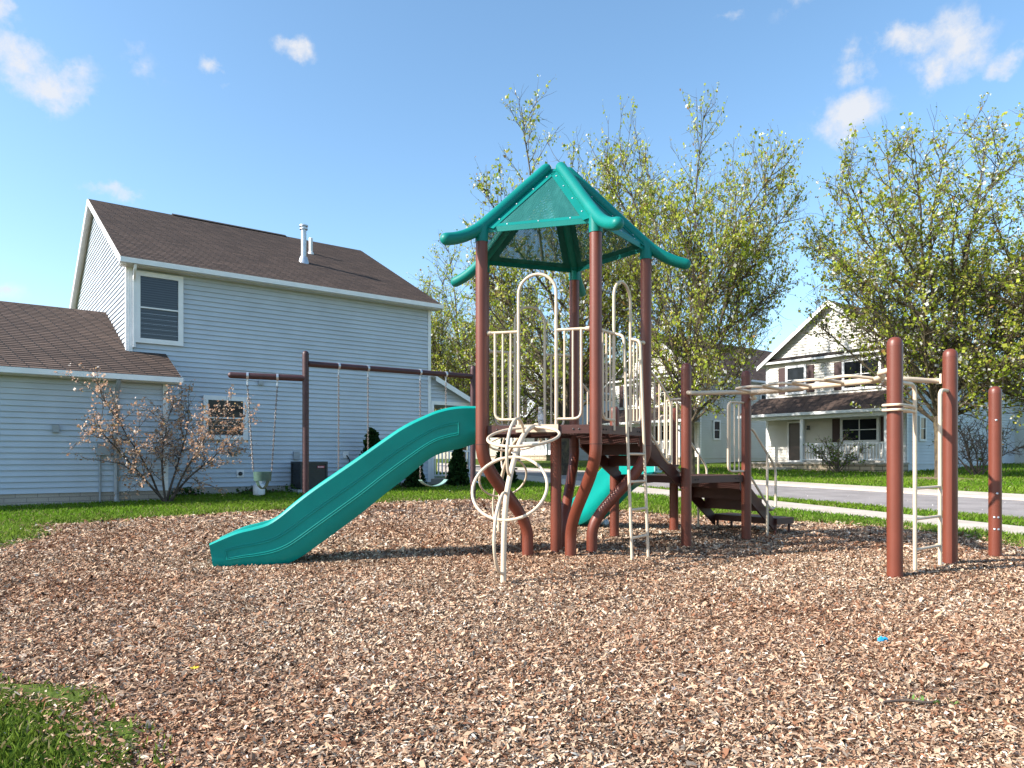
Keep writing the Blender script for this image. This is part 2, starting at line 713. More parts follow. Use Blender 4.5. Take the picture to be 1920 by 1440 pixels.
def lawn_material():
    m = bpy.data.materials.new('lawn')
    m.use_nodes = True
    n, l = m.node_tree.nodes, m.node_tree.links
    p = n['Principled BSDF']
    p.inputs['Roughness'].default_value = .9
    p.inputs['Specular IOR Level'].default_value = .1
    tc = n.new('ShaderNodeTexCoord')
    a = n.new('ShaderNodeTexNoise')
    a.inputs['Scale'].default_value = .55
    a.inputs['Detail'].default_value = 8
    a.inputs['Roughness'].default_value = .65
    b = n.new('ShaderNodeTexNoise')
    b.inputs['Scale'].default_value = 22
    b.inputs['Detail'].default_value = 6
    l.new(tc.outputs['Object'], a.inputs['Vector'])
    l.new(tc.outputs['Object'], b.inputs['Vector'])
    c1 = n.new('ShaderNodeValToRGB')
    c1.color_ramp.elements[0].color = (.075, .125, .018, 1)
    c1.color_ramp.elements[0].position = .38
    c1.color_ramp.elements[1].color = (.150, .175, .035, 1)
    c1.color_ramp.elements[1].position = .7
    l.new(a.outputs['Fac'], c1.inputs['Fac'])
    c2 = n.new('ShaderNodeValToRGB')
    c2.color_ramp.elements[0].color = (.45, .40, .40, 1)
    c2.color_ramp.elements[1].color = (1.25, 1.3, 1.2, 1)
    l.new(b.outputs['Fac'], c2.inputs['Fac'])
    mx = n.new('ShaderNodeMix')
    mx.data_type = 'RGBA'
    mx.blend_type = 'MULTIPLY'
    mx.inputs['Factor'].default_value = 1
    l.new(c1.outputs[0], mx.inputs['A'])
    l.new(c2.outputs[0], mx.inputs['B'])
    l.new(mx.outputs['Result'], p.inputs['Base Color'])
    bp = n.new('ShaderNodeBump')
    bp.inputs['Strength'].default_value = .7
    bp.inputs['Distance'].default_value = .03
    l.new(b.outputs['Fac'], bp.inputs['Height'])
    l.new(bp.outputs[0], p.inputs['Normal'])
    MATS['lawn'] = m


lawn_material()
me = bpy.data.meshes.new('lawn')
me.from_pydata(verts.tolist(), [], faces)
me.polygons.foreach_set('use_smooth', [True] * len(me.polygons))
structure('lawn', me, 'lawn')

# mulch sheet: clipped fine grid
gx, gy = np.arange(-8, 7.6, .2), np.arange(-3.6, 17.9, .2)
GX, GY = np.meshgrid(gx, gy)
GZ = mz(GX, GY)
nx, ny = len(gx), len(gy)
okc = inside(GX[:-1, :-1] + .1, GY[:-1, :-1] + .1, MULCH)
verts = np.stack([GX, GY, GZ], -1).reshape(-1, 3)
faces = [(j * nx + i, j * nx + i + 1, (j + 1) * nx + i + 1, (j + 1) * nx + i) for j in range(ny - 1) for i in range(nx - 1) if okc[j, i]]
me = bpy.data.meshes.new('mulch_bed')
me.from_pydata(verts.tolist(), [], faces)
me.polygons.foreach_set('use_smooth', [True] * len(me.polygons))
structure('mulch_bed', me, 'mulch')

# road, kerb, pavement: their edges follow straight lines that run up the street
PXS = [820, 900, 980, 1060, 1150, 1250, 1340, 1440, 1550, 1680, 1820, 1980, 2200, 2500, 2900]


def strip(name, f_lo, f_hi, m, dz, h=0.0):
    """sheet between two ground lines given as photo rows over columns"""
    lo = [unproj(p, f_lo(p)) for p in PXS]
    hi = [unproj(p, f_hi(p)) for p in PXS]
    mb = MB()
    v, f = [], []
    k = 7
    for (a, b) in zip(lo, hi):
        for j in range(k):
            t = j / (k - 1)
            x, y = a[0] + (b[0] - a[0]) * t, a[1] + (b[1] - a[1]) * t
            v.append((x, y, gzf(x, y) + dz))
    n = len(PXS)
    for i in range(n - 1):
        for j in range(k - 1):
            f.append((i * k + j, (i + 1) * k + j, (i + 1) * k + j + 1, i * k + j + 1))
    if h:
        base = len(v)
        v += [(x, y, z - h) for x, y, z in v[:]]
        for i in range(n - 1):
            f.append((i * k, i * k + base, (i + 1) * k + base, (i + 1) * k))
            q = k - 1
            f.append((i * k + q, (i + 1) * k + q, (i + 1) * k + q + base, i * k + q + base))
    mb.add(v, f)
    return structure(name, mb.mesh(name), m)


road_near = lambda p: 932 + .087 * (p - 1436)
road_far = lambda p: 909.5 + .062 * (p - 1436)
kerb_far = lambda p: 904 + .056 * (p - 1436)
walk_near = lambda p: 951 + .109 * (p - 1427)
walk_far = lambda p: 938 + .105 * (p - 1427)
strip('road', road_near, road_far, 'asphalt', .010)
strip('pavement', walk_near, walk_far, 'concrete', .022, .1)
strip('kerb', road_far, kerb_far, 'concrete', .06, .12)

# ------------------------------------------------------------------ wood chips and grass (uncountable)


def quad_mesh(name, V, nv, quads, cols, m):
    """V: (n, nv, 3) vertices per piece; quads: faces of one piece"""
    n = V.shape[0]
    me = bpy.data.meshes.new(name)
    fl = [len(q) for q in quads]
    me.vertices.add(n * nv)
    me.vertices.foreach_set('co', V.reshape(-1).astype(np.float32))
    per = sum(fl)
    idx = np.concatenate([np.array(q) for q in quads])
    loops = (np.arange(n)[:, None] * nv + idx[None]).reshape(-1)
    me.loops.add(n * per)
    me.loops.foreach_set('vertex_index', loops.astype(np.int32))
    me.polygons.add(n * len(quads))
    starts = np.concatenate([[0], np.cumsum(fl)[:-1]])
    me.polygons.foreach_set('loop_start', (np.arange(n)[:, None] * per + starts[None]).reshape(-1).astype(np.int32))
    me.update(calc_edges=True)
    ca = me.color_attributes.new('Col', 'FLOAT_COLOR', 'POINT')
    cc = np.ones((n, nv, 4), np.float32)
    cc[:, :, :3] = cols[:, None, :] if cols.ndim == 2 else cols
    ca.data.foreach_set('color', cc.reshape(-1))
    me.validate()
    me.materials.append(MATS[m])
    return me


def scatter(n, y0, y1, slack=1.6):
    y = np.sqrt(rng.random(n) * (y1 ** 2 - y0 ** 2) + y0 ** 2)
    x = (rng.random(n) * 2 - 1) * (.74 * y + slack)
    return x, y


def rot_frame(n, tilt):
    yaw = rng.random(n) * 2 * np.pi
    ta, tb = rng.normal(0, tilt, n), rng.normal(0, tilt, n)
    a = np.stack([np.cos(yaw), np.sin(yaw), np.tan(np.clip(ta, -1.2, 1.2))], -1)
    a /= np.linalg.norm(a, axis=1)[:, None]
    up = np.stack([tb * -np.sin(yaw), tb * np.cos(yaw), np.ones(n)], -1)
    b = np.cross(up, a)
    b /= np.linalg.norm(b, axis=1)[:, None]
    c = np.cross(a, b)
    return a, b, c


CH, CHQ = [], []
for y0, y1, n, k in ((1.7, 3.2, 145000, .68), (3.2, 5, 185000, .70), (5, 8, 270000, .84), (8, 12, 170000, 1.2), (12, 17.8, 80000, 1.8)):
    x, y = scatter(n, y0, y1, 1.3)
    e = edge_dist(x, y, MULCH)
    ins_ = inside(x, y, MULCH)
    # chips spill over the edge onto the lawn
    ok = ins_ | (rng.random(n) < .45 * np.exp(-e / .10)) | (rng.random(n) < .018 * np.exp(-e / .7))
    x, y, ins_ = x[ok], y[ok], ins_[ok]
    n = len(x)
    ln = np.clip(rng.lognormal(math.log(.0275), .42, n), .009, .085) * k
    wd = ln * rng.uniform(.16, .44, n)
    a, b, c = rot_frame(n, .42)
    h = ln * rng.uniform(-.10, .16, n)
    z = np.where(ins_, mz(x, y) + rng.uniform(.002, .020, n) * k, gz(x, y) + rng.uniform(.008, .03, n))
    o = np.stack([x, y, z], -1)
    A, B, H_ = a * (ln / 2)[:, None], b * (wd / 2)[:, None], c * h[:, None]
    t = rng.uniform(.35, 1.0, n)[:, None]
    pal = np.array([(.64, .46, .325), (.51, .34, .23), (.34, .195, .125), (.265, .125, .074), (.07, .040, .028), (.43, .345, .28), (.76, .64, .52)])
    pr = np.array([.22, .22, .19, .14, .11, .05, .07])
    idx = rng.choice(len(pal), n, p=pr)
    w_ = wob(x * .8 + 3, y * .8)[:, None]
    w2_ = np.clip(wob(x * 2.1 + 7, y * 1.7 + 2) - .25, 0, 1)[:, None]
    patch = (1 + .20 * w_ * np.array([.55, .95, 1.15])) * (1 - .38 * w2_)
    col = pal[idx] * np.array([.92, .91, .87]) * rng.uniform(.62, 1.28, (n, 1)) * patch
    if y0 < 3:
        CH.append((np.stack([o - A - B * t, o - A + B * t, o - B + H_, o + B + H_, o + A - B * (1.3 - t), o + A + B * (1.3 - t)], 1), col))
    else:
        CHQ.append((np.stack([o - A - B * t, o + A - B, o + A + B * t, o - A + B], 1), col))
V = np.concatenate([c[0] for c in CH])
col = np.clip(np.concatenate([c[1] for c in CH]), .01, .9)
me = quad_mesh('wood_chips', V, 6, [(0, 2, 3, 1), (2, 4, 5, 3)], col, 'chip')
V = np.concatenate([c[0] for c in CHQ])
col = np.clip(np.concatenate([c[1] for c in CHQ]), .01, .9)
me2 = quad_mesh('wood_chips', V, 4, [(0, 1, 2, 3)], col, 'chip')
tag(link('wood_chips', me2, None), 'loose tan and brown wood chips around the climbing frame and swings', 'wood chips', kind='stuff')
tag(link('wood_chips', me, None), 'loose tan and brown wood chips on the open ground before the slide', 'wood chips', kind='stuff')


def road_side(x, y):
    """True where grass may grow: not on road or pavement (tested through their ground lines)"""
    px = CX + F * x / y
    py = HY + F * (CAMZ - gz(x, y)) / y
    on = (py < road_near(px) + 1) & (py > kerb_far(px) - 1)
    on |= (py < walk_near(px) + .5) & (py > walk_far(px) - .5)
    return ~(on & (px > 800))


HC = Vector((-9.64, 18.0, 0))                        # near corner of the grey house
HE, HN = Vector((.797, .604, 0)), Vector((.604, -.797, 0))


def house_foot(x, y):
    t = (x - HC.x) * HE.x + (y - HC.y) * HE.y
    o = (x - HC.x) * HN.x + (y - HC.y) * HN.y
    return ((t > 0) & (t < 10.4) & (o < .02)) | ((t < .65) & (o < 1.45))


GR = []
for y0, y1, n, k in ((1.6, 4.6, 105000, 1.0), (5, 13, 120000, 1.5), (12, 19, 150000, 2.0), (19, 27, 100000, 2.6), (27, 40, 36000, 3.6)):
    x, y = scatter(n, y0, y1)
    e = edge_dist(x, y, MULCH)
    ok = (~inside(x, y, MULCH) | ((e < .14) & (rng.random(len(x)) < .18))) & (rng.random(len(x)) < .45 + .9 * np.clip(e / .5 + .25 * wob(x * 4, y * 4), 0, 1)) & road_side(x, y) & ~house_foot(x, y)
    x, y, e = x[ok], y[ok], e[ok]
    n = len(x)
    ht = rng.uniform(.028, .070, n) * (k ** .45) * np.clip(.55 + e * 1.2, .5, 1.0)
    wd = rng.uniform(.0035, .007, n) * k
    yaw = rng.random(n) * 2 * np.pi
    lean = rng.normal(0, .45, (n, 2)) * ht[:, None]
    o = np.stack([x, y, gz(x, y) - .004 + np.where(inside(x, y, MULCH), .0, 0)], -1)
    s = np.stack([np.cos(yaw), np.sin(yaw), np.zeros(n)], -1) * wd[:, None]
    mid = o + np.concatenate([lean * .35, ht[:, None] * .6], 1)
    tip = o + np.concatenate([lean, ht[:, None]], 1)
    V = np.stack([o - s, o + s, mid + s * .7, mid - s * .7, tip], 1)
    f = (wob(x * .5, y * .5) + 1)[:, None] / 2
    near = np.exp(-e / .5)[:, None] * .55
    base = np.array([.12, .25, .02]) * (1 - f * .5) + np.array([.28, .36, .04]) * f * .5
    dry = np.array([.27, .24, .09])
    col = (base * (1 - near * .6) + dry * near * .6) * rng.uniform(.5, 1.35, (n, 1)) * (.72 if y0 < 2 else 1.0)
    dead = rng.random(n) < .07
    col[dead] = np.array([.34, .29, .15]) * rng.uniform(.6, 1.2, (dead.sum(), 1))
    GR.append((V, col))
V = np.concatenate([c[0] for c in GR])
col = np.clip(np.concatenate([c[1] for c in GR]), .005, .9)
me = quad_mesh('grass', V, 5, [(0, 1, 2, 4, 3)], col, 'blade')
tag(link('grass', me, None), 'short green lawn grass around the mulch bed', 'grass', kind='stuff')

# ------------------------------------------------------------------ play structure
PC = Vector((.507, 8.28, 0))
PR = 1.038
DECK = 1.45
PV = [Vector((-.323, 7.63, 0)), Vector((.853, 7.305, 0)), Vector((1.548, 8.295, 0)), Vector((.807, 9.28, 0)), Vector((-.346, 8.88, 0))]
Z = Vector((0, 0, 1))
ps = thing('play_structure', 'brown and tan playground climber with peaked teal roof, slides and overhead ladder', 'playground', PC)
RP = .0635


def sm(t):
    t = max(0, min(1, t))
    return t * t * (3 - 2 * t)


# tower posts, bowed inward towards the ground
for p in PV:
    path = []
    for z in [3.46, 3.0, 2.2, 1.6, 1.27] + [1.2 - .06 * i for i in range(21)] + [-.06]:
        w = sm((1.22 - z) / 1.0)
        q = p.lerp(PC, .60 * w)
        path.append((q.x, q.y, z))
    po = part('post', MB().tube(path, RP, 20), 'brown', ps)
    part('seam_ring', MB().tube([(p.x, p.y, 1.246), (p.x, p.y, 1.254)], RP + .0015, 20), 'brown_deck', po)
part('post', MB().tube([(PC.x, PC.y, -.06), (PC.x, PC.y, 1.36)], RP, 20), 'brown', ps)

# roof
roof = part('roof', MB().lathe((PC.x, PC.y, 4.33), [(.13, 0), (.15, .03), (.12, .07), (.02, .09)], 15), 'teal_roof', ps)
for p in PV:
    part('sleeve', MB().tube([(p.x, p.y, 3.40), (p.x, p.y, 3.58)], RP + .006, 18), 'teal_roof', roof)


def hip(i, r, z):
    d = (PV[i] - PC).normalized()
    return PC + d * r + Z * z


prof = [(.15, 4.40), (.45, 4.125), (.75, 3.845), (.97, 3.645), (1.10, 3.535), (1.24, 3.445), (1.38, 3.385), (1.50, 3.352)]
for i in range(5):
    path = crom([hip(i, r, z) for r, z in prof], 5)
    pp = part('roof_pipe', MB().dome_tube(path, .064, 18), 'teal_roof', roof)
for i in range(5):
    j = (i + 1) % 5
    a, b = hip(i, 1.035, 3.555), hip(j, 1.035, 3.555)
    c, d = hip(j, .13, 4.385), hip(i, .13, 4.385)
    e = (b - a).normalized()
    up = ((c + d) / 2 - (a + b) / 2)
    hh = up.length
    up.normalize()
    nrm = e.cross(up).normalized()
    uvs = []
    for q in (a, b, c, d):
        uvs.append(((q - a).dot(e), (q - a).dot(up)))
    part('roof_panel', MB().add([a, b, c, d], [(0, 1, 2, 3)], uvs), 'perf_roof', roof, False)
    fr = MB()
    o_ = nrm * .003
    ins_ = e * .06 + up * .05
    fr.box(a + o_ + e * .03, e * ((b - a).length - .06), up * .055, nrm * .004)
    fr.box(a + e * .03 + nrm * .006, e * ((b - a).length - .06), -Z * .055, -nrm * .006)
    for (s, t, sg) in ((a, d, 1), (b, c, -1)):
        g = (t - s).normalized()
        w = nrm.cross(g) * sg
        if w.dot(e * sg) < 0:
            w = -w
        fr.box(s + o_ * 1.5 + g * .02, g * ((t - s).length - .03), w * .13, nrm * .004)
    fr.box(d + o_ - up * .09, (c - d), up * .09, nrm * .005)
    part('panel_frame', fr, 'teal_roof', roof, False)
    bm_ = MB()
    for t in (.22, .5, .78):
        q = a.lerp(b, t) + up * .028 + nrm * .008
        bm_.lathe(q, [(.009, 0), (.009, .004), (.004, .007)], 8, nrm)
    for s, t2, sg in ((a, d, 1), (b, c, -1)):
        for t in (.12, .38, .64, .86):
            q = s.lerp(t2, t) + e * sg * .095 + nrm * .010
            bm_.lathe(q, [(.009, 0), (.009, .004), (.004, .007)], 8, nrm)
    part('bolts', bm_, 'galvanised', roof)['kind'] = 'stuff'


def flat_poly(pts, z):
    mb = MB()
    mb.add([Vector((p.x, p.y, z)) for p in pts], [tuple(range(len(pts)))], [(p.x, p.y) for p in pts])
    return mb


def deck(pts, z, name):
    dk = part(name, flat_poly(pts, z - .004), 'perf_deck', ps, False)
    cen = sum(pts, Vector()) / len(pts)
    for i, p in enumerate(pts):
        q = pts[(i + 1) % len(pts)]
        d = (q - p).normalized()
        inn = Vector((-d.y, d.x, 0))
        if inn.dot(cen - p) < 0:
            inn = -inn
        L = (q - p).length
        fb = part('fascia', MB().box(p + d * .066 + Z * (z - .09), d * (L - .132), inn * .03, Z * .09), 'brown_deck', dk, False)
        bm_ = MB()
        for t in (.14, .19, .81, .86):
            bm_.lathe(p + d * L * t + Z * (z - .045) - inn * .001, [(.010, 0), (.010, .004), (.005, .007)], 8, -inn)
        part('bolts', bm_, 'dark_bolt', dk)['kind'] = 'stuff'
    # ribs under the plate
    rb = MB()
    for i in range(len(pts)):
        m_ = (pts[i] + pts[(i + 1) % len(pts)]) / 2
        d = (m_ - cen)
        n_ = Vector((-d.y, d.x, 0)).normalized()
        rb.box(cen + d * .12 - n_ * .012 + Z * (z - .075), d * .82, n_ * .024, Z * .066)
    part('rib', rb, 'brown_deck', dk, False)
    return dk


deck(PV, DECK, 'deck')


def barrier(A, B, base, arch=True, plate=True, span=(.0, 1.0), top=2.43, bot=1.51, arch_top=3.02, frac=(.333, .663)):
    d = (B - A)
    L = d.length
    d.normalize()

    def P(t, z):
        return A + d * (t * L) + Z * z
    halves = [(RP / L, frac[0], 1), (frac[1], 1 - RP / L, -1)]
    for (t0, t1, s) in halves:
        near, far = (t0, t1) if s == 1 else (t1, t0)      # near = at the post, far = at the arch leg
        c = near + s * .07
        mb = MB()
        mb.tube([P(near, top), P(far, top)], .0155, 10)
        mb.lathe(P(near, top), [(.024, 0), (.024, .03), (.017, .045)], 10, d * s)
        mb.tube(fillet([P(c, top), P(c, bot), P(far + s * .012, bot)], .085), .0145, 10)
        br = part('barrier', mb, 'tan', ps)
        for k in (1, 2):
            t = c + (far - c) * k / 3
            part('baluster', MB().tube([P(t, bot), P(t, top)], .0105, 8), 'tan', br)
    if arch:
        rad = (frac[1] - frac[0]) * L / 2
        mid = (frac[0] + frac[1]) / 2
        pts = [P(frac[0], base - .05), P(frac[0], arch_top - rad)]
        pts += [P(mid, arch_top - rad) + d * (-math.cos(a) * rad) + Z * (math.sin(a) * rad) for a in [i * math.pi / 14 for i in range(1, 14)]]
        pts += [P(frac[1], arch_top - rad), P(frac[1], base - .05)]
        ar = part('arch', MB().tube(pts, .0165, 12), 'tan', ps)
        out = Vector((d.y, -d.x, 0))
        if out.dot((A + B) / 2 - PC) < 0:
            out = -out
        if not plate:
            return
        mb = MB()
        mb.box(P(frac[0] - .02, base - .075) + out * .003, d * (L * (frac[1] - frac[0] + .04)), out * .02, Z * .08)
        part('threshold_plate', mb, 'tan', ar, False)


barrier(PV[0], PV[1], DECK)
barrier(PV[1], PV[2], DECK, plate=False)
barrier(PV[4], PV[3], DECK)


# loop climbers: bent pole with rings, outside the arches
def loop_climber(A, B):
    mid = (A + B) / 2
    e = (B - A).normalized()
    n = Vector((e.y, -e.x, 0))
    if n.dot(mid - PC) < 0:
        n, e = -n, e

    def Q(o, z, s=0.0):
        return mid + n * o + e * s + Z * z
    path = crom([Q(o, z) for o, z in [(1.285, -.08), (1.275, .15), (1.26, .39), (1.225, .62), (1.16, .80), (1.07, .93), (.96, 1.05), (.82, 1.18), (.63, 1.30), (.40, 1.385), (.22, 1.42), (.02, 1.43)]], 5)
    pole = part('loop_climber', MB().tube(path, .0255, 14), 'tan', ps)

    def ring(c, ax, ay, ra, rb, r=.0145):
        pts = [c + ax * (ra * math.cos(a)) + ay * (rb * math.sin(a)) for a in [2 * math.pi * i / 40 for i in range(40)]]
        part('loop', MB().tube(pts, r, 10, closed=True), 'tan', pole)
    v1 = (Q(.20, 1.425) - Q(.93, 1.215)).normalized()
    ring(Q(.575, 1.315), e, v1, .345, .375)
    v2 = (Q(.92, 1.115) - Q(1.25, .56)).normalized()
    ring(Q(1.085, .838), e, v2, .345, .322)
    part('loop', MB().tube(crom([Q(*a) for a in [(.56, 1.335), (.62, 1.42), (.74, 1.47), (.90, 1.455), (1.06, 1.36), (1.15, 1.23), (1.165, 1.10), (1.12, .98), (1.045, .945)]], 5), .0145, 10), 'tan', pole)
    part('loop', MB().tube(crom([Q(*a) for a in [(1.17, .79), (1.27, .80), (1.40, .73), (1.52, .58), (1.555, .38), (1.50, .22), (1.40, .13), (1.275, .10)]], 5), .0145, 10), 'tan', pole)
    mb = MB()
    mb.lathe(Q(0.03, 1.43), [(.04, 0), (.04, .02), (.03, .04)], 12, n)
    part('pole_flange', mb, 'tan', pole)


loop_climber(PV[0], PV[1])
loop_climber(PV[4], PV[3])

# vertical ladder outside the FM-R side
A, B = PV[1], PV[2]
e = (B - A).normalized()
n = Vector((e.y, -e.x, 0))
L = (B - A).length
rails = MB()
ends = []
for t in (.335, .668):
    b0 = A + e * (t * L)
    rails.tube(fillet([b0 + Z * 2.43, b0 + n * .115 + Z * 2.40, b0 + n * .135 + Z * 1.9, b0 + n * .215 - Z * .08], .09), .0165, 10)
    ends.append(b0)
lad = part('ladder', rails, 'tan', ps)
for z in (1.15, .855, .56, .265):
    o = .135 + (1.9 - z) / 1.98 * .08
    part('rung', MB().tube([ends[0] + n * o + Z * z, ends[1] + n * o + Z * z], .0145, 10), 'tan', lad)

# lower deck
D = [Vector((2.14, 8.81, 0)), Vector((3.116, 9.54, 0)), Vector((2.376, 10.53, 0)), Vector((1.40, 9.80, 0))]
LOW = .885
deck(D, LOW, 'lower_deck')
for i, p in enumerate(D):
    top = 2.21 if i < 2 else (1.78 if i == 2 else 1.75)
    po = part('post', MB().tube([(p.x, p.y, -.1), (p.x, p.y, top)], RP, 20), 'brown', ps)
    part('cap', MB().lathe((p.x, p.y, top), [(RP + .001, -.02), (RP, .0), (RP * .93, .028), (RP * .74, .049), (RP * .42, .061), (.004, .065)], 20), 'brown', po)

SU, SV = Vector((.8, .6, 0)), Vector((-.6, .8, 0))


def stairs(p0, p1, q0, q1, z0, z1, nst):
    """side plates from edge p0-p1 (height z0) to edge q0-q1 (height z1) with closed steps"""
    w = (p1 - p0).normalized()
    run = (q0 - p0)
    L = run.length
    u = run.normalized()
    mb = MB()
    for o in (p0 + w * .10, p1 - w * .13):
        mb.poly([o + Z * (z0 + .02), o + u * L + Z * (z1 + .03), o + u * L + Z * max(z1 - .13, .02), o + Z * (z0 - .20)], w * .03)
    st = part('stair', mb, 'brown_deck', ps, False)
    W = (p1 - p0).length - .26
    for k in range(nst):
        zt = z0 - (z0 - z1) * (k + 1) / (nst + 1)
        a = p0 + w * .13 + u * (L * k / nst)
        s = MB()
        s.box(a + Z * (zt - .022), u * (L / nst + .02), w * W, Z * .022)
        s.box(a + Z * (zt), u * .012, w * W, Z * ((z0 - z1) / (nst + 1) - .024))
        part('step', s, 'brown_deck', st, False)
    return st


stairs(PV[2], PV[3], D[0], D[3], DECK, LOW, 3)
# handrail panels beside the upper stairs
for a, b in ((PV[2], D[0]), (PV[3], D[3])):
    d = (b - a)
    L = d.length
    d.normalize()

    def P(t, z):
        return a + d * (t * L) + Z * z
    mb = MB()
    mb.tube(fillet([P(.09, 2.12), P(.28, 2.03), P(.60, 1.80), P(.60, 1.02), P(.45, 1.10), P(.09, 1.40)], .09), .0155, 10)
    hr = part('handrail', mb, 'tan', ps)
    for t in (.20, .32, .46):
        part('baluster', MB().tube([P(t, 1.32 - (t - .1) * .55), P(t, 2.11 - (t - .09) * .58)], .0105, 8), 'tan', hr)


def small_panel(a, d, w, z0, z1, bars=3):
    def P(s, z):
        return a + d * s + Z * z
    pr = part('barrier', MB().tube(fillet([P(RP, z1), P(w, z1), P(w, z0), P(RP, z0)], .09), .0155, 10), 'tan', ps)
    for k in range(bars):
        s = RP + (w - RP) * (k + 1) / (bars + .4)
        part('baluster', MB().tube([P(s, z0), P(s, z1)], .0105, 8), 'tan', pr)


small_panel(D[0], (D[3] - D[0]).normalized(), .34, LOW + .05, 1.84)
small_panel(D[1], (D[0] - D[1]).normalized(), .39, LOW + .05, 1.84)
small_panel(D[2], (D[3] - D[2]).normalized(), .32, LOW + .05, 1.72, 2)

# stairs from the lower deck to the ground
q0, q1 = D[1] + SU * .80, D[2] + SU * .80
stairs(D[1], D[2], q0, q1, LOW, .22, 3)
pl = MB().box(q0 + SV * .06 + Z * .17, SU * .42, SV * 1.10, Z * .09)
stp = part('transfer_step', pl, 'brown_deck', ps, False)
lg = MB()
for s, t in ((.02, .10), (.02, 1.08), (.36, .10), (.36, 1.08)):
    c = q0 + SU * s + SV * t
    lg.tube([(c.x, c.y, -.05), (c.x, c.y, .17)], .02, 8)
part('leg', lg, 'brown_deck', stp)
for c in (D[1] + SV * .03, D[2] - SV * .03):
    def P(s, z):
        return c + SU * s + Z * z
    mb = MB()
    mb.tube(fillet([P(.05, 1.52), P(.18, 1.50), P(.72, .98), P(.72, .42), P(.60, .40), P(.04, .95)], .10), .0165, 10)
    mb.tube([P(.52, 1.17), P(.52, -.05)], .0165, 10)
    part('handrail', mb, 'tan', ps)

# pale perforated play panel at the back of the lower deck
pp0 = D[2].lerp(D[3], .22)
e_ = (D[3] - D[2]).normalized()
a_ = pp0 + Z * (LOW + .02)
panel = MB().add([a_, a_ + e_ * .14, a_ + e_ * .14 + Z * .17, a_ + Z * .17], [(0, 1, 2, 3)], [(0, 0), (.14, 0), (.14, .17), (0, .17)])
pb = part('play_panel', panel, 'perf_pale', ps, False)
part('panel_frame', MB().tube(fillet([a_ + e_ * .07, a_, a_ + Z * .17, a_ + e_ * .14 + Z * .17, a_ + e_ * .14, a_ + e_ * .07], .03), .012, 8), 'pale_teal', pb)


# slides
def slide(name, T, Bm, across, width, m, parent, flat_end=True):
    """T, Bm: matching points along the top and bottom edge of the near side; across: unit vector to the far side"""
    n = len(T)
    loops = []
    for t, b in zip(T, Bm):
        up = t - b
        h = up.length
        a = across
        w = width
        L = [b + a * .10, b + up * .12 + a * .055, b + up * .36 + a * .022, b + up * .52 + a * .030, b + up * .80 + a * .004,
             b + up * .95 + a * -.006, t + a * .012, t + up * .012 + a * .03, t + a * .052, b + up * .93 + a * .066,
             b + up * .60 + a * .075, b + up * .36 + a * .10, b + up * .27 + a * .16, b + up * .255 + a * (w / 2)]
        R_ = [b + up * .27 + a * (w - .16), b + up * .36 + a * (w - .10), b + up * .60 + a * (w - .075), b + up * .93 + a * (w - .066),
              t + a * (w - .052), t + up * .012 + a * (w - .03), t + a * (w - .012), b + up * .95 + a * (w + .006),
              b + up * .80 + a * (w - .004), b + up * .52 + a * (w - .03), b + up * .36 + a * (w - .022), b + up * .12 + a * (w - .055), b + a * (w - .10)]
        loops.append(L + R_)
    k = len(loops[0])
    v = [p for lp in loops for p in lp]
    f = []
    for i in range(n - 1):
        for j in range(k):
            j2 = (j + 1) % k
            f.append((i * k + j, i * k + j2, (i + 1) * k + j2, (i + 1) * k + j))
    f.append(tuple(range(k))[::-1])
    f.append(tuple((n - 1) * k + j for j in range(k)))
    mb = MB().add(v, f)
    return part(name, mb, m, parent)


def resample(P, n):
    P = [Vector(p) for p in P]
    d = [0]
    for a, b in zip(P, P[1:]):
        d.append(d[-1] + (b - a).length)
    out = []
    for i in range(n):
        s = d[-1] * i / (n - 1)
        k = max(j for j in range(len(d)) if d[j] <= s + 1e-9)
        k = min(k, len(P) - 2)
        t = (s - d[k]) / (d[k + 1] - d[k])
        out.append(P[k].lerp(P[k + 1], t))
    return out


SP0, SD = Vector((-.36, 7.93, 0)), Vector((-1, -.22, 0)).normalized()


def on_slide(px, py):
    r = Vector(((px - CX) / F, 1, (HY - py) / F))
    nn = Vector((SD.y, -SD.x, 0))
    k = (SP0 - Vector((0, 0, CAMZ))).dot(nn) / r.dot(nn)
    return Vector((0, 0, CAMZ)) + r * k


T_px = [(893, 762), (875, 761.5), (856, 763), (827, 768), (792, 782), (754, 801), (710, 831), (666, 862), (622, 892), (579, 922), (547, 947), (523, 967), (506, 979), (485, 987), (448, 996), (418, 1008), (392, 1020)]
B_px = [(893, 832), (868, 840), (832, 849), (806, 861), (768, 892), (725, 925), (681, 961), (637, 994), (593, 1026), (564, 1046), (535, 1060), (491, 1068), (448, 1071), (399, 1073)]
T = crom(resample(crom([on_slide(*p) for p in T_px], 6), 22), 3)
Bm = crom(resample(crom([on_slide(*p) for p in B_px], 6), 22), 3)
across = Vector((-SD.y, SD.x, 0))
if across.y < 0:
    across = -across
sl = slide('slide', T, Bm, across, .64, 'teal', ps)
gm = MB()
for pair in ((.60, .645), (.335, .38)):
    for fr_ in pair:
        pts = [b + (t - b) * fr_ - across * (-.018 if fr_ > .5 else -.020) for t, b in zip(T, Bm)][4:-3]
        gm.tube(pts, .0045, 6)
for i in (4, -4):
    gm.tube([Bm[i] + (T[i] - Bm[i]) * .335 + across * .02, Bm[i] + (T[i] - Bm[i]) * .645 + across * .016], .0045, 6)
part('groove_line', gm, 'teal', sl)

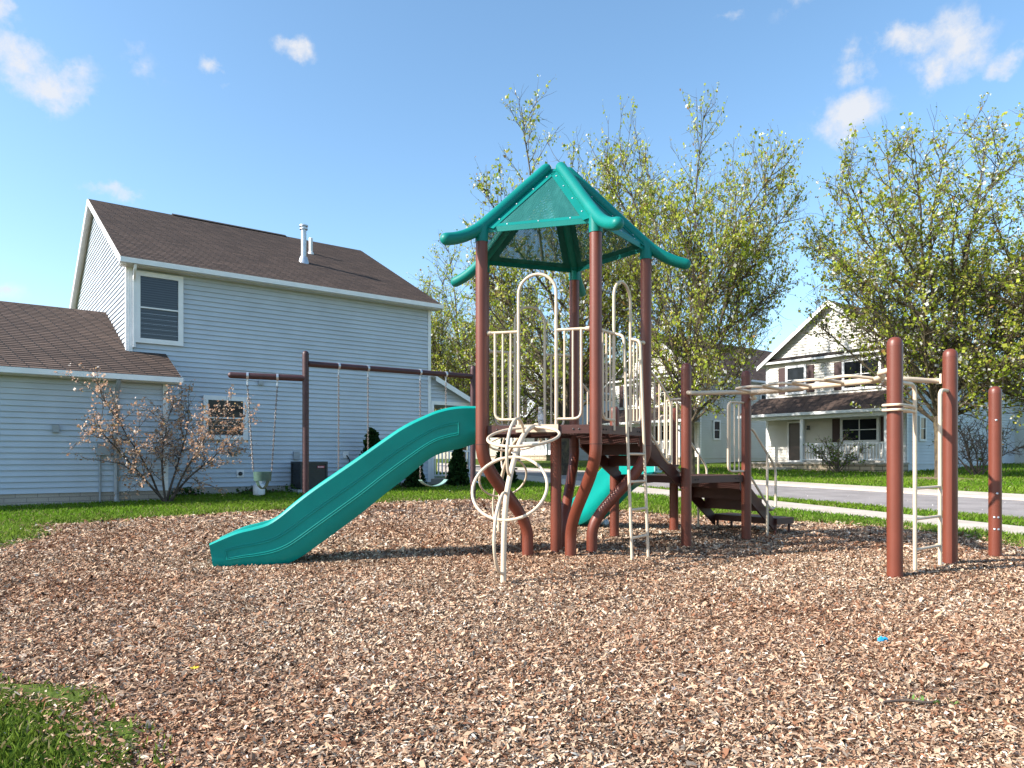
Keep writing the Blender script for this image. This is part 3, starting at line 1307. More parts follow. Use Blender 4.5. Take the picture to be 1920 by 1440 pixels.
# short slide behind the lower deck
mid = (D[2] + D[3]) / 2
across2 = (D[3] - D[2]).normalized()
base0 = mid - across2 * .30
T2 = crom([base0 + SV * o + Z * z for o, z in [(.02, 1.19), (.30, 1.16), (.62, .98), (1.0, .68), (1.3, .48), (1.55, .41), (1.72, .39)]], 4)
B2 = crom([base0 + SV * o + Z * z for o, z in [(.02, .76), (.26, .72), (.50, .58), (.86, .28), (1.18, .10), (1.5, .05), (1.72, .05)]], 4)
slide('slide', T2, B2, across2, .54, 'teal', ps)

# overhead loop ladder to the far posts
P1, P2, P3 = Vector((3.48, 6.52, 0)), Vector((4.41, 7.22, 0)), Vector((5.30, 7.87, 0))
for p, top in ((P1, 2.14), (P2, 2.14)):
    po = part('post', MB().tube([(p.x, p.y, -.06), (p.x, p.y, top)], RP + .004, 22), 'brown', ps)
    r_ = RP + .004
    part('cap', MB().lathe((p.x, p.y, top), [(r_ + .001, -.02), (r_, 0), (r_ * .93, .028), (r_ * .74, .049), (r_ * .42, .062), (.004, .066)], 22), 'brown', po)
mD, mP = (D[0] + D[1]) / 2, (P1 + P2) / 2
u = (mP - mD).normalized()
LB_ = (mP - mD).length
nl = Vector((u.y, -u.x, 0))
if nl.y > 0:
    nl = -nl
BZ = 1.90
b0, b1 = mD + u * .55 + Z * BZ, mP - u * .42 + Z * BZ
mb = MB()
mb.tube([b0, b1], .034, 14)
for p, b, s in ((D[0], b0, u), (D[1], b0, u), (P1, b1, -u), (P2, b1, -u)):
    q = Vector((p.x, p.y, BZ + .015))
    mb.tube(crom([q, q + s * .14 - Z * .02, b.lerp(q, .35) + s * .04, b + s * .12], 6), .027, 12)
ob = part('overhead_beam', mb, 'tan', ps)
gap = (b1 - b0).length / 4.2
for k in range(4):
    for s in (1, -1):
        a = b0 + u * (gap * (k + .15 + (.0 if s == 1 else .0)))
        w = nl * s
        pts = fillet([a + w * .0, a - u * .05 + w * .30 + Z * .035, a + u * .26 + w * .32 + Z * .035, a + u * .42], .07)
        part('grip_loop', MB().tube(pts, .0165, 10), 'tan', ob)
for p in (P2,):
    d = (mP - p).normalized()
    mb = MB().cbox(p - u * (RP + .008) + Z * (BZ + .01), .02, .09, .10, u)
    part('bracket', mb, 'tan', ob, False)
# end ladder between the far posts
d = (P2 - P1).normalized()
L = (P2 - P1).length
ra = fillet([P1 + d * RP + Z * 1.80, P1 + d * (.34 * L) + Z * 1.80, P1 + d * (.34 * L) - Z * .06], .10)
rb = fillet([P2 - d * RP + Z * 1.78, P1 + d * (.80 * L) + Z * 1.78, P1 + d * (.80 * L) - Z * .06], .07)
el = part('ladder', MB().tube(ra, .0185, 12).tube(rb, .0185, 12), 'tan', ps)
for z in (.82, .53, .24):
    part('rung', MB().tube([P1 + d * (.34 * L) + Z * z, P1 + d * (.80 * L) + Z * (z + .005)], .0145, 10), 'tan', el)
cl = MB()
rr_ = RP + .014
dn = Vector((d.y, -d.x, 0))
for zz in (1.54, 1.585):
    cl.tube(fillet([P1 + d * (.34 * L) + Z * zz + dn * .0, P1 + d * .10 + dn * rr_ + Z * zz, P1 - d * rr_ * 1.15 + dn * rr_ + Z * zz, P1 - d * rr_ * 1.15 - dn * rr_ + Z * zz, P1 + d * .10 - dn * rr_ + Z * zz, P1 + d * (.34 * L) + Z * zz], .04), .012, 8)
part('clamp', cl, 'tan', el)

# lone post
lp = thing('bollard_post', 'short brown round post standing alone past the overhead ladder', 'post', P3)
po = part('post', MB().tube([(P3.x, P3.y, -.06), (P3.x, P3.y, 1.83)], RP, 22), 'brown', lp)
part('cap', MB().lathe((P3.x, P3.y, 1.83), [(RP + .001, -.02), (RP, 0), (RP * .93, .028), (RP * .74, .049), (RP * .42, .061), (.004, .065)], 22), 'brown', lp)
bm_ = MB()
for (z, a) in ((1.52, .0), (.72, .15), (.46, -.35), (.46, .35), (.33, -.3), (.33, .38)):
    dr = Vector((math.sin(a) - .45, -math.cos(a), 0)).normalized()
    bm_.lathe(P3 + dr * (RP - .002) + Z * z, [(.012, 0), (.012, .005), (.006, .009)], 10, dr)
part('bolts', bm_, 'galvanised', lp)['kind'] = 'stuff'

# ------------------------------------------------------------------ bottle, litter
BO = PC.lerp((PV[0] + PV[1]) / 2, .55) + Vector((-.06, 0, 0))
bt = thing('water_bottle', 'clear plastic water bottle standing on the upper deck under the arch', 'bottle', (BO.x, BO.y, DECK))
part('body', MB().lathe((BO.x, BO.y, DECK), [(.026, 0), (.032, .006), (.032, .05), (.029, .06), (.032, .07), (.032, .13), (.026, .16), (.014, .18), (.0125, .195)], 16), 'clear_plastic', bt)
part('cap', MB().lathe((BO.x, BO.y, DECK + .195), [(.015, 0), (.015, .017), (.012, .019)], 12), 'white', bt)
part('paper_label', MB().tube([(BO.x, BO.y, DECK + .075), (BO.x, BO.y, DECK + .125)], .0328, 16, caps=False), 'tank_white', bt)


def lump(name, c, s, m, label, cat, seed, n=10):
    r_ = random.Random(seed)
    mb = MB()
    P = [Vector((math.cos(a) * s[0] * r_.uniform(.6, 1.1), math.sin(a) * s[1] * r_.uniform(.6, 1.1), r_.uniform(.15, 1) * s[2])) + Vector(c) for a in [2 * math.pi * i / n for i in range(n)]]
    q = [Vector(c) + (p - Vector(c)) * .45 + Z * s[2] * r_.uniform(.5, 1.2) for p in P]
    lo = [Vector((p.x, p.y, c[2] - .01)) for p in P]
    v = lo + P + q + [Vector(c) + Z * s[2] * .8]
    f = []
    for i in range(n):
        j = (i + 1) % n
        f += [(i, j, n + j, n + i), (n + i, n + j, 2 * n + j, 2 * n + i), (2 * n + i, 2 * n + j, 3 * n)]
    mb.add(v, f)
    o = link(name, mb.mesh(name), m)
    return tag(o, label, cat)


def mzf(x, y):
    return float(mz(np.array([x]), np.array([y]))[0])


x, y = unproj(1656, 1212)
lump('litter', (x, y, mzf(x, y) + .012), (.035, .018, .018), 'blue_litter', 'crumpled bright blue scrap of litter lying on the wood chips', 'litter', 3)
x, y = unproj(1135, 987)
lump('litter', (x, y, mzf(x, y) + .02), (.06, .05, .06), 'tank_white', 'crumpled white paper on the mulch under the tower', 'litter', 5)
x, y = unproj(365, 1268)
fl = thing('fallen_flower', 'small yellow flower lying on the wood chips', 'flower', (x, y, mzf(x, y)))
for k in range(6):
    a = k * 1.05
    c = Vector((x, y, mzf(x, y) + .028))
    d = Vector((math.cos(a), math.sin(a), .3))
    w = Vector((-math.sin(a), math.cos(a), 0)) * .006
    part('petal', MB().poly([c, c + d * .012 + w, c + d * .026, c + d * .012 - w], (0, 0, .0015)), 'yellow_petal', fl, False)
x, y = unproj(1700, 1336)
sg = MB().tube(crom([(x - .10, y, mzf(x, y) + .03), (x, y + .006, mzf(x, y) + .036), (x + .08, y - .004, mzf(x, y) + .03), (x + .15, y + .01, mzf(x, y) + .032)], 4), [.006] * 13, 6)
tag(link('stick', sg.mesh('stick', True), 'bark_shrub'), 'thin brown stick lying on the wood chips beside a weed', 'stick')
x, y = unproj(1750, 1334)
wd = thing('weed', 'small green weed sprouting through the wood chips beside a stick', 'weed', (x, y, mzf(x, y)))
for k in range(14):
    r_ = random.Random(k + 50)
    c = Vector((x + r_.uniform(-.09, .09), y + r_.uniform(-.03, .03), mzf(x, y) + .02))
    a = r_.uniform(0, 6.28)
    d = Vector((math.cos(a), math.sin(a), .9)) * r_.uniform(.015, .03)
    w = Vector((-math.sin(a), math.cos(a), 0)) * .006
    part('leaf', MB().poly([c, c + d * .5 + w, c + d, c + d * .5 - w], (0, 0, .001)), 'weed', wd, False)

# ------------------------------------------------------------------ swing set
SL, SR = Vector((-3.884, 13.5, 0)), Vector((-.853, 15.7, 0))
ss = thing('swing_set', 'dark brown tubular swing frame with a low side arm before the grey house', 'swing set', SL.lerp(SR, .5))
SLg, SRg = gzf(SL.x, SL.y), gzf(SR.x, SR.y)
bd = (SR - SL).normalized()
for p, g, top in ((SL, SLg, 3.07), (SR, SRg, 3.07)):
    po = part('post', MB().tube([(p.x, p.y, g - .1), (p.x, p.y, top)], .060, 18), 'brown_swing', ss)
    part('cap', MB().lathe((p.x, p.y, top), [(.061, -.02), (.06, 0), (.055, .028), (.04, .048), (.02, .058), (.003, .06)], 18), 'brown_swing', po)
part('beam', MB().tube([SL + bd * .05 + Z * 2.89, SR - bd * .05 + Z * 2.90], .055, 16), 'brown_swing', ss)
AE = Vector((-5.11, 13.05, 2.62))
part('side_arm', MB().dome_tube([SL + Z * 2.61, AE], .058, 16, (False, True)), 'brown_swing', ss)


def at_px_on(a, b, px):
    """point of the segment a-b seen in photo column px"""
    k = (px - CX) / F
    t = (k * a.y - a.x) / ((b.x - a.x) - k * (b.y - a.y))
    return a.lerp(b, t)


link_me = {}


def chain_mesh(L):
    key = round(L, 2)
    if key in link_me:
        return link_me[key]
    mb = MB()
    pitch = .042
    nl_ = int(L / pitch)
    for i in range(nl_):
        c = Vector((0, 0, -pitch * (i + .5)))
        ax = Vector((1, 0, 0)) if i % 2 else Vector((0, 1, 0))
        pts = [c + ax * (0.014 * math.cos(a)) + Z * (.027 * math.sin(a)) for a in [2 * math.pi * k / 8 for k in range(8)]]
        mb.tube(pts, .0058, 4, closed=True)
    link_me[key] = mb.mesh('chain', True)
    return link_me[key]


def hang(name, label, cat, pa, pb, seat_z, seat, inward, drop0):
    """a swing: two hangers, two chains and a seat"""
    sw = thing(name, label, cat, ((pa + pb) / 2).to_tuple()[:2] + (seat_z,))
    c = (pa + pb) / 2
    e = (pb - pa)
    e.z = 0
    half = e.length / 2
    e.normalize()
    for p, s in ((pa, -1), (pb, 1)):
        hm = MB()
        hm.tube([p + e * -.02 + Z * 0, p + e * .02], drop0 + .008, 16, caps=True)
        hm.tube([p - Z * drop0, p - Z * (drop0 + .11)], .014, 8)
        part('hanger', hm, 'galvanised', sw)
        top = p - Z * (drop0 + .10)
        bot = Vector((c.x, c.y, 0)) + e * s * (half - inward) + Z * seat_z
        v = bot - top
        ch = link('chain', chain_mesh(v.length), 'steel', sw)
        ch.matrix_parent_inverse = Matrix.Translation(-ROOT_LOC[sw.name])
        ch.location = top
        ch.rotation_euler = v.to_track_quat('-Z', 'Y').to_euler()
    seat(sw, Vector((c.x, c.y, seat_z)), e, half - inward)
    return sw


def belt(sw, c, e, h):
    w = Vector((-e.y, e.x, 0))
    v, f = [], []
    n = 12
    for i in range(n + 1):
        s = -1 + 2 * i / n
        z = -.13 * (1 - s * s) ** .8 - .02
        for k in (-.075, .075):
            for dz in (0, -.014):
                v.append(c + e * (s * h) + w * k + Z * (z + dz))
    for i in range(n):
        a, b = i * 4, i * 4 + 4
        f += [(a, a + 2, b + 2, b), (a + 1, b + 1, b + 3, a + 3), (a, b, b + 1, a + 1), (a + 2, a + 3, b + 3, b + 2)]
    f += [(0, 1, 3, 2), (n * 4, n * 4 + 2, n * 4 + 3, n * 4 + 1)]
    part('seat', MB().add(v, f), 'seat_green', sw)


def bucket(sw, c, e, h):
    w = Vector((-e.y, e.x, 0))
    mb = MB()
    n = 20

    def ringp(z, k, r0=1.0):
        return [c + e * (h * r0 * math.cos(a)) + w * (h * .85 * r0 * math.sin(a)) + Z * z for a in [2 * math.pi * i / n for i in range(n)]]
    r1, r2 = ringp(.0, 1), ringp(-.17, 1, .95)
    i1, i2 = ringp(-.002, 1, .93), ringp(-.17, 1, .88)
    v = r1 + r2 + i1 + i2
    f = []
    for i in range(n):
        j = (i + 1) % n
        f += [(i, n + i, n + j, j), (2 * n + i, 2 * n + j, 3 * n + j, 3 * n + i), (i, j, 2 * n + j, 2 * n + i), (n + i, 3 * n + i, 3 * n + j, n + j)]
    mb.add(v, f)
    part('seat_shell', mb, 'bucket_green', sw)
    cr = MB()
    for k in range(4):
        a = math.pi / 4 + k * math.pi / 2
        d = e * math.cos(a) + w * math.sin(a) * .85
        s = Vector((-d.y, d.x, 0)).normalized() * .035
        p0, p1, p2 = c + d * h * .92 - Z * .16, c + d * h * .62 - Z * .26, c + d * h * .12 - Z * .32
        for a0, a1 in ((p0, p1), (p1, p2)):
            cr.poly([a0 - s, a0 + s, a1 + s, a1 - s], d.normalized() * -.012)
    part('leg_strap', cr, 'bucket_green', sw)


bA, bB = SL + Z * 2.89, SR + Z * 2.90
hang('belt_swing', 'belt swing on steel chains next to the swing frame post before the air conditioner', 'swing', at_px_on(bA, bB, 635), at_px_on(bA, bB, 690), .62, belt, .0, .055)
hang('belt_swing', 'pale green belt swing on steel chains seen under the big slide', 'swing', at_px_on(bA, bB, 788), at_px_on(bA, bB, 836), .68, belt, .0, .055)
aA, aB = AE, SL + Z * 2.61
hang('bucket_swing', 'dark green toddler bucket swing on chains under the low side arm', 'swing', at_px_on(aA, aB, 464), at_px_on(aA, aB, 520), .86, bucket, .10, .058)

# ------------------------------------------------------------------ grey house on the left
EXPO = .127


def H(t, o, z):
    return HC + HE * t + HN * o + Z * z


hs = thing('house', 'pale grey sided house with brown shingle roof and a low wing beside the playground', 'house', H(0, 0, 0))


def roof_slab(pts, m, parent, name='roof', thick=.05, nrm=None):
    """pts: eave start, eave end, ridge end, ridge start; shingle courses built as lapped steps"""
    a, b, c, d = [Vector(p) for p in pts]
    e = (b - a).normalized()
    up0 = (d - a)
    up = (up0 - e * up0.dot(e))
    Ls = up.length
    up.normalize()
    n = e.cross(up).normalized()
    if n.z < 0:
        n = -n
    mb = MB()
    k = int(Ls / .142)
    for i in range(k + 1):
        s0, s1 = i * .142, min((i + 1) * .142 + .02, Ls)
        if s1 - s0 < .03:
            continue
        t0, t1 = s0 / Ls, s1 / Ls
        p0, p1 = a.lerp(d, t0), b.lerp(c, t0)
        p2, p3 = b.lerp(c, t1), a.lerp(d, t1)
        hi, lo = n * .014, n * .002
        vs_ = [p0 + hi, p1 + hi, p2 + lo, p3 + lo, p0, p1]
        uvs = [((q - a).dot(e) + i * 7.13, (q - a).dot(up)) for q in vs_]
        mb.add(vs_, [(0, 1, 2, 3), (4, 5, 1, 0)], uvs)
    r_ = part(name, mb, m, parent, False)
    sb = MB().poly([a, b, c, d], -n * thick)
    part('roof_deck', sb, 'soffit', r_, False)
    return r_


def lap_board(p, d, n, L0, L1, z0, z1, s0=0.0, s1=0.0):
    """one siding board; ends may be raked: lengths run s0..L0 at the bottom and s1..L1 at the top"""
    b, t = n * .040, n * .002
    a0, a1 = p + d * s0 + Z * z0, p + d * L0 + Z * z0
    c0, c1 = p + d * s1 + Z * z1, p + d * L1 + Z * z1
    v = [a0 + b, a1 + b, c1 + t, c0 + t, a0, a1]
    f = [(0, 1, 2, 3), (4, 5, 1, 0)]
    if d.cross(Z).dot(n) < 0:
        f = [q[::-1] for q in f]
    return v, f


def siding(wall, p, d, n, L, z0, z1, m, single=True, rake=None, expo=EXPO):
    """boards over a wall; rake(z) gives (start, end) along the wall for gables"""
    k = int(math.ceil((z1 - z0) / expo))
    shared = None
    allm = MB()
    for i in range(k):
        a, b = z0 + i * expo, min(z0 + (i + 1) * expo + .004, z1)
        s0, e0 = rake(a) if rake else (0, L)
        s1, e1 = rake(b) if rake else (0, L)
        if e0 - s0 < .05:
            continue
        v, f = lap_board(p, d, n, e0, e1, a, b, s0, s1)
        if single:
            part('siding_board', MB().add(v, f), m, wall, False)
        else:
            allm.add(v, f)
    if not single:
        o = part('siding', allm, m, wall, False)
        o['kind'] = 'stuff'


WL = 8.75
EAVE, RIDGE, HALF = 6.2, 9.14, 5.63
slope = (RIDGE - EAVE) / HALF
core = MB()
core.poly([H(0, 0, .0), H(WL, 0, .0), H(WL, -2 * HALF, .0), H(0, -2 * HALF, .0)], Z * (EAVE - .02))
core.poly([H(0.0, 0, EAVE - .02), H(0.0, -2 * HALF, EAVE - .02), H(0.0, -HALF, RIDGE - .1)], HE * WL)
wall = part('wall', core, 'siding', hs, False)
siding(wall, H(0, 0, 0), HE, HN, WL, .34, EAVE - .12, 'siding')
siding(wall, H(0, 0, 0), -HN, -HE, 2 * HALF, 3.3, RIDGE - .12, 'siding',
       rake=lambda z: (0.0 if z < EAVE else (z - EAVE) / slope, 2 * HALF - (0.0 if z < EAVE else (z - EAVE) / slope)))
OV = .35
rf = roof_slab([H(-.22, OV, EAVE - OV * slope + .06), H(WL + .22, OV, EAVE - OV * slope + .06), H(WL + .22, -HALF, RIDGE + .06), H(-.22, -HALF, RIDGE + .06)], 'shingle', hs)
roof_slab([H(WL + .22, -2 * HALF - OV, EAVE - OV * slope + .06), H(-.22, -2 * HALF - OV, EAVE - OV * slope + .06), H(-.22, -HALF, RIDGE + .06), H(WL + .22, -HALF, RIDGE + .06)], 'shingle', hs)
part('ridge_vent', MB().poly([H(2.2, -HALF + .16, RIDGE + .02), H(2.2, -HALF, RIDGE + .105), H(2.2, -HALF - .16, RIDGE + .02)], HE * 3.8), 'shingle', rf, False)
ze = EAVE - OV * slope
gt = MB()
gt.box(H(-.24, OV + .01, ze - .10), HE * (WL + .48), HN * .11, Z * .012)
gt.box(H(-.24, OV + .11, ze - .10), HE * (WL + .48), HN * .012, Z * .12)
gt.box(H(-.24, OV - .02, ze - .11), HE * (WL + .48), HN * .02, Z * .14)
gt.box(H(-.24, OV + .01, ze - .10), HE * .012, HN * .11, Z * .11)
gt.box(H(WL + .23, OV + .01, ze - .10), HE * .012, HN * .11, Z * .11)
part('gutter', gt, 'white', hs, False)
part('soffit', MB().box(H(-.2, .02, ze - .125), HE * (WL + .4), HN * (OV - .04), Z * .012), 'soffit', hs, False)
fb = MB()
for s in (0, 1):
    t = -.24 if s == 0 else WL + .215
    fb.poly([H(t, OV, ze - .10), H(t, OV, ze + .05), H(t, -HALF, RIDGE + .05), H(t, -2 * HALF - OV, ze + .05), H(t, -2 * HALF - OV, ze - .10), H(t, -HALF, RIDGE - .12)], HE * .025)
part('rake_board', fb, 'white', hs, False)
cb = MB()
cb.box(H(-.048, -.10, 3.3), HE * .05, HN * .125, Z * (EAVE - 3.45))
part('corner_board', cb, 'white', hs, False)
part('corner_board', MB().box(H(.004, .018, 3.6), HE * .095, HN * .034, Z * (EAVE - 3.75)), 'white', hs, False)
part('corner_board', MB().box(H(WL - .09, .018, .34), HE * .10, HN * .034, Z * (EAVE - .5)), 'white', hs, False)
ds = MB()
ds.tube(fillet([H(.10, OV + .05, ze - .1), H(.10, OV + .02, ze - .22), H(.13, .07, ze - .42), H(.13, .07, 3.9)], .08), .04, 4)
part('downspout', ds, 'white', hs, False)
part('foundation', MB().box(H(.66, .001, -.2), HE * (WL - .66), HN * .012, Z * .545), 'concrete_block', hs, False)


def window(o0, d, n, w, h, parent, pane_m, trim=.10, rails=1, mull=0, name='window', depth=.075, trim_m='white'):
    """framed window at lower-left corner o0 lying in the wall d x Z, facing n"""
    fr = MB()
    for (a, b, ww, hh) in ((0, 0, w, trim), (0, h - trim, w, trim), (0, trim, trim, h - 2 * trim), (w - trim, trim, trim, h - 2 * trim)):
        fr.box(o0 + d * a + Z * b, d * ww, n * depth, Z * hh)
    wn_ = part(name, fr, trim_m, parent, False)
    iw, ih = w - 2 * trim, h - 2 * trim
    if rails == 1:
        part('pane', MB().box(o0 + d * trim + Z * trim, d * iw, n * (depth * .35), Z * (ih / 2)), pane_m, wn_, False)
        part('pane', MB().box(o0 + d * trim + Z * (trim + ih / 2), d * iw, n * (depth * .55), Z * (ih / 2)), pane_m, wn_, False)
        part('meeting_rail', MB().box(o0 + d * trim + Z * (trim + ih / 2 - .02), d * iw, n * (depth * .8), Z * .035), trim_m, wn_, False)
    else:
        part('pane', MB().box(o0 + d * trim + Z * trim, d * iw, n * (depth * .4), Z * ih), pane_m, wn_, False)
    for k in range(mull):
        x_ = trim + iw * (k + 1) / (mull + 1)
        part('mullion', MB().box(o0 + d * (x_ - .02) + Z * trim, d * .04, n * (depth * .85), Z * ih), trim_m, wn_, False)
    return wn_


window(H(.15, .012, 4.03), HE, HN, 1.13, 1.81, hs, 'blind_glass', .12)
window(H(1.776, .012, 1.61), HE, HN, 1.15, 1.18, hs, 'glass_dark', .12)
# wall fittings
vh = MB().lathe(H(2.56, .015, 1.35), [(.17, 0), (.175, .05), (.14, .13), (.08, .16), (.01, .165)], 12, HN)
part('vent_hood', vh, 'grey_plastic', hs)


def wall_box(t, z, w, h, dp, m, name, o=.016):
    return part(name, MB().box(H(t - w / 2, o, z - h / 2), HE * w, HN * dp, Z * h), m, hs, False)


b_ = wall_box(2.74, .69, .20, .20, .03, 'white', 'outlet_plate')
part('outlet_cover', MB().lathe(H(2.74, .046, .69), [(.055, 0), (.055, .03), (.03, .05)], 10, HN), 'dark_metal', b_)
wall_box(3.29, 3.21, .14, .12, .08, 'grey_plastic', 'wall_light')
wall_box(4.30, 1.19, .17, .23, .08, 'grey_plastic', 'disconnect_box')
b_ = wall_box(5.82, 1.22, .17, .20, .04, 'white', 'outlet_plate')
part('cable', MB().tube(crom([H(5.84, .06, 1.20), H(5.90, .12, 1.05), H(5.92, .15, .8), H(5.75, .15, .62), H(5.95, .16, .55)], 5), .02, 8), 'dark_metal', b_)
# roof pipes
fp = H(5.37, -2.17, EAVE + 2.17 * slope + .04)
fm = MB().lathe(fp, [(.20, -.12), (.115, .18), (.085, .20), (.085, 1.05), (.13, 1.06), (.13, 1.10), (.09, 1.11), (.09, 1.15), (.14, 1.16), (.14, 1.20), (.02, 1.25)], 16)
part('flue_pipe', fm, 'galvanised', hs)
vp = H(6.15, -3.55, EAVE + 3.55 * slope + .04)
part('vent_pipe', MB().lathe(vp, [(.13, -.08), (.09, .06), (.065, .07), (.065, .55), (.05, .56)], 14), 'white', hs)

# wing
WO, WE, WT = 1.41, 3.05, .62
wsl = (5.30 - 3.78) / 3.44
wl_mb = MB()
wl_mb.poly([H(WT, WO, 0), H(-14, WO, 0), H(-14, -7, 0), H(-.02, -7, 0), H(-.02, -.02, 0), H(WT, -.02, 0)], Z * (3.78 - WO * wsl - .06))
wl_mb.poly([H(-.05, WO, 3.78 - WO * wsl - .06), H(-.05, -3.44, 5.2), H(-.05, -7, 3.78 - WO * wsl - .06)], HE * -13.9)
wing = part('wing_wall', wl_mb, 'siding', hs, False)
siding(wing, H(WT, WO, 0), -HE, HN, 14.6, .34, 3.02, 'siding')
wr = roof_slab([H(-.03, WO + OV, 3.78 - (WO + OV) * wsl + .03), H(WT + .25, WO + OV, 3.78 - (WO + OV) * wsl + .03), H(WT + .25, .02, 3.80), H(-.03, .02, 3.80)], 'shingle', hs, 'wing_roof')
roof_slab([H(-14.2, WO + OV, 3.78 - (WO + OV) * wsl + .03), H(-.03, WO + OV, 3.78 - (WO + OV) * wsl + .03), H(-.03, -3.44, 5.33), H(-14.2, -3.44, 5.33)], 'shingle', hs, 'wing_roof')
roof_slab([H(-.03, -8.2, 3.22), H(-14.2, -8.2, 3.22), H(-14.2, -3.44, 5.33), H(-.03, -3.44, 5.33)], 'shingle', hs, 'wing_roof')
zw = 3.78 - (WO + OV) * wsl
gt = MB()
gt.box(H(-14.2, WO + OV + .01, zw - .10), HE * (14.2 + WT + .26), HN * .11, Z * .012)
gt.box(H(-14.2, WO + OV + .11, zw - .10), HE * (14.2 + WT + .26), HN * .012, Z * .12)
gt.box(H(-14.2, WO + OV - .02, zw - .11), HE * (14.2 + WT + .26), HN * .02, Z * .13)
part('gutter', gt, 'white', hs, False)
part('soffit', MB().box(H(-14.2, WO + .02, zw - .125), HE * (14.2 + WT + .2), HN * (OV - .04), Z * .012), 'soffit', hs, False)
part('rake_board', MB().poly([H(WT + .24, WO + OV, zw - .10), H(WT + .24, WO + OV, zw + .03), H(WT + .24, .02, 3.79), H(WT + .24, .02, 3.64)], HE * .025), 'white', hs, False)
part('corner_board', MB().box(H(WT - .10, WO + .018, .34), HE * .115, HN * .036, Z * 2.6), 'white', hs, False)
wf = MB()
a_, b_ = H(-14, WO + .004, -.25), H(WT, WO + .004, -.25)
wf.add([a_, b_, b_ + Z * .60, a_ + Z * .60], [(0, 1, 2, 3)], [(0, 0), (14.6, 0), (14.6, .6), (0, .6)])
part('foundation', wf, 'block_wall', hs, False)
ds = MB()
ds.tube(fillet([H(-.47, WO + OV + .06, zw - .1), H(-.47, WO + .30, zw - .25), H(-.47, WO + .075, zw - .40), H(-.47, WO + .075, .15), H(-.47, WO + .25, .10)], .08), .05, 4)
dsp = part('downspout', ds, 'grey_plastic', hs, False)
part('strap', MB().box(H(-.56, WO + .01, 1.02), HE * .18, HN * .12, Z * .03), 'grey_plastic', dsp, False)
mt = MB().box(H(-.86, WO + .02, 1.18), HE * .26, HN * .11, Z * .28)
mbx = part('meter_box', mt, 'grey_plastic', hs, False)
part('conduit', MB().tube([H(-.80, WO + .06, 1.18), H(-.80, WO + .06, .1)], .022, 8), 'grey_plastic', mbx)
part('wall_light', MB().box(H(-1.72, WO + .02, 1.68), HE * .13, HN * .10, Z * .17), 'grey_plastic', hs, False)

# side porch at the far end
px0, px1 = WL, WL + 1.75
pz0, pz1 = 3.80, 3.80 - 1.75 * .47
pm = MB()
pm.poly([H(WL + .01, .0, 2.95), H(px1 - .12, .0, 2.95), H(px1 - .12, .0, pz1 + .02), H(WL + .01, 0, pz0 - .05)], -HN * .12)
pw = part('porch_gable', pm, 'siding', hs, False)
for i in range(6):
    z = 2.97 + i * EXPO
    e_b = min(1.6, (pz0 - z - .08) / .47)
    e_t = min(1.6, (pz0 - z - EXPO - .08) / .47)
    if e_t > .1:
        v, f = lap_board(H(WL + .01, 0, 0), HE, HN, e_b, e_t, z, z + EXPO)
        part('siding_board', MB().add(v, f), 'siding', pw, False)
roof_slab([H(px1, -4.5, pz1), H(px1, .30, pz1), H(WL, .30, pz0), H(WL, -4.5, pz0)], 'shingle', hs, 'porch_roof')
part('rake_board', MB().poly([H(WL + .05, .30, pz0 - .04), H(px1 + .02, .30, pz1 - .04), H(px1 + .02, .30, pz1 - .20), H(WL + .05, .30, pz0 - .20)], HN * .025), 'white', hs, False)
ph = MB()
ph.box(H(WL + .02, .02, 2.86), HE * 1.62, HN * .03, Z * .12)
ph.box(H(WL + .02, .02, .45), HE * .11, HN * .03, Z * 2.41)
ph.box(H(px1 - .24, -.08, .30), HE * .13, HN * .13, Z * 2.62)
part('porch_trim', ph, 'white', hs, False)
part('porch_floor', MB().box(H(WL + .02, .0, .0), HE * 1.65, -HN * 4.4, Z * .42), 'concrete_block', hs, False)
rl = MB()
rl.box(H(WL + .12, -.03, 1.32), HE * 1.40, HN * .05, Z * .06)
rl.box(H(WL + .12, -.03, .52), HE * 1.40, HN * .05, Z * .06)
rail = part('railing', rl, 'white', hs, False)
for i in range(10):
    part('baluster', MB().box(H(WL + .18 + i * .135, -.02, .57), HE * .04, HN * .03, Z * .76), 'white', rail, False)
part('downspout', MB().tube(fillet([H(px1 - .05, .06, pz1 - .1), H(px1 - .05, .06, .35), H(px1 + .12, .2, .22)], .08), .045, 4), 'white', hs, False)

# air conditioner
acp = H(4.46, .62, 0)
g = gzf(acp.x, acp.y)
ac = thing('air_conditioner', 'dark grey louvred air conditioner standing against the grey house wall', 'air conditioner', (acp.x, acp.y, g))
part('pad', MB().cbox((acp.x, acp.y, g + .05), 1.0, .95, .12, HE), 'grey_plastic', ac, False)
part('body', MB().cbox((acp.x, acp.y, g + .47), .70, .70, .72, HE), 'dark_metal', ac, False)
part('top_cover', MB().cbox((acp.x, acp.y, g + .85), .78, .78, .06, HE), 'dark_metal', ac, False)
for i in range(12):
    z = g + .16 + i * .053
    lv = MB()
    for d, nn in ((HE, HN), (HN, HE), (HE, -HN), (HN, -HE)):
        lv.box(Vector((acp.x, acp.y, z)) + nn * .352 - d * .36, d * .72, nn * .022, Z * .022)
    part('louvre', lv, 'dark_metal', ac, False)
cp = MB()
for s in (-1, 1):
    for t in (-1, 1):
        cp.cbox(Vector((acp.x, acp.y, g + .47)) + HE * s * .362 + HN * t * .362, .05, .05, .72, HE)
part('corner_post', cp, 'dark_metal', ac, False)
bd_ = part('badge', MB().box(Vector((acp.x, acp.y, g + .70)) + HN * .376 + HE * .09, HE * .20, HN * .008, Z * .06), 'red_badge', ac, False)
lt_ = MB()
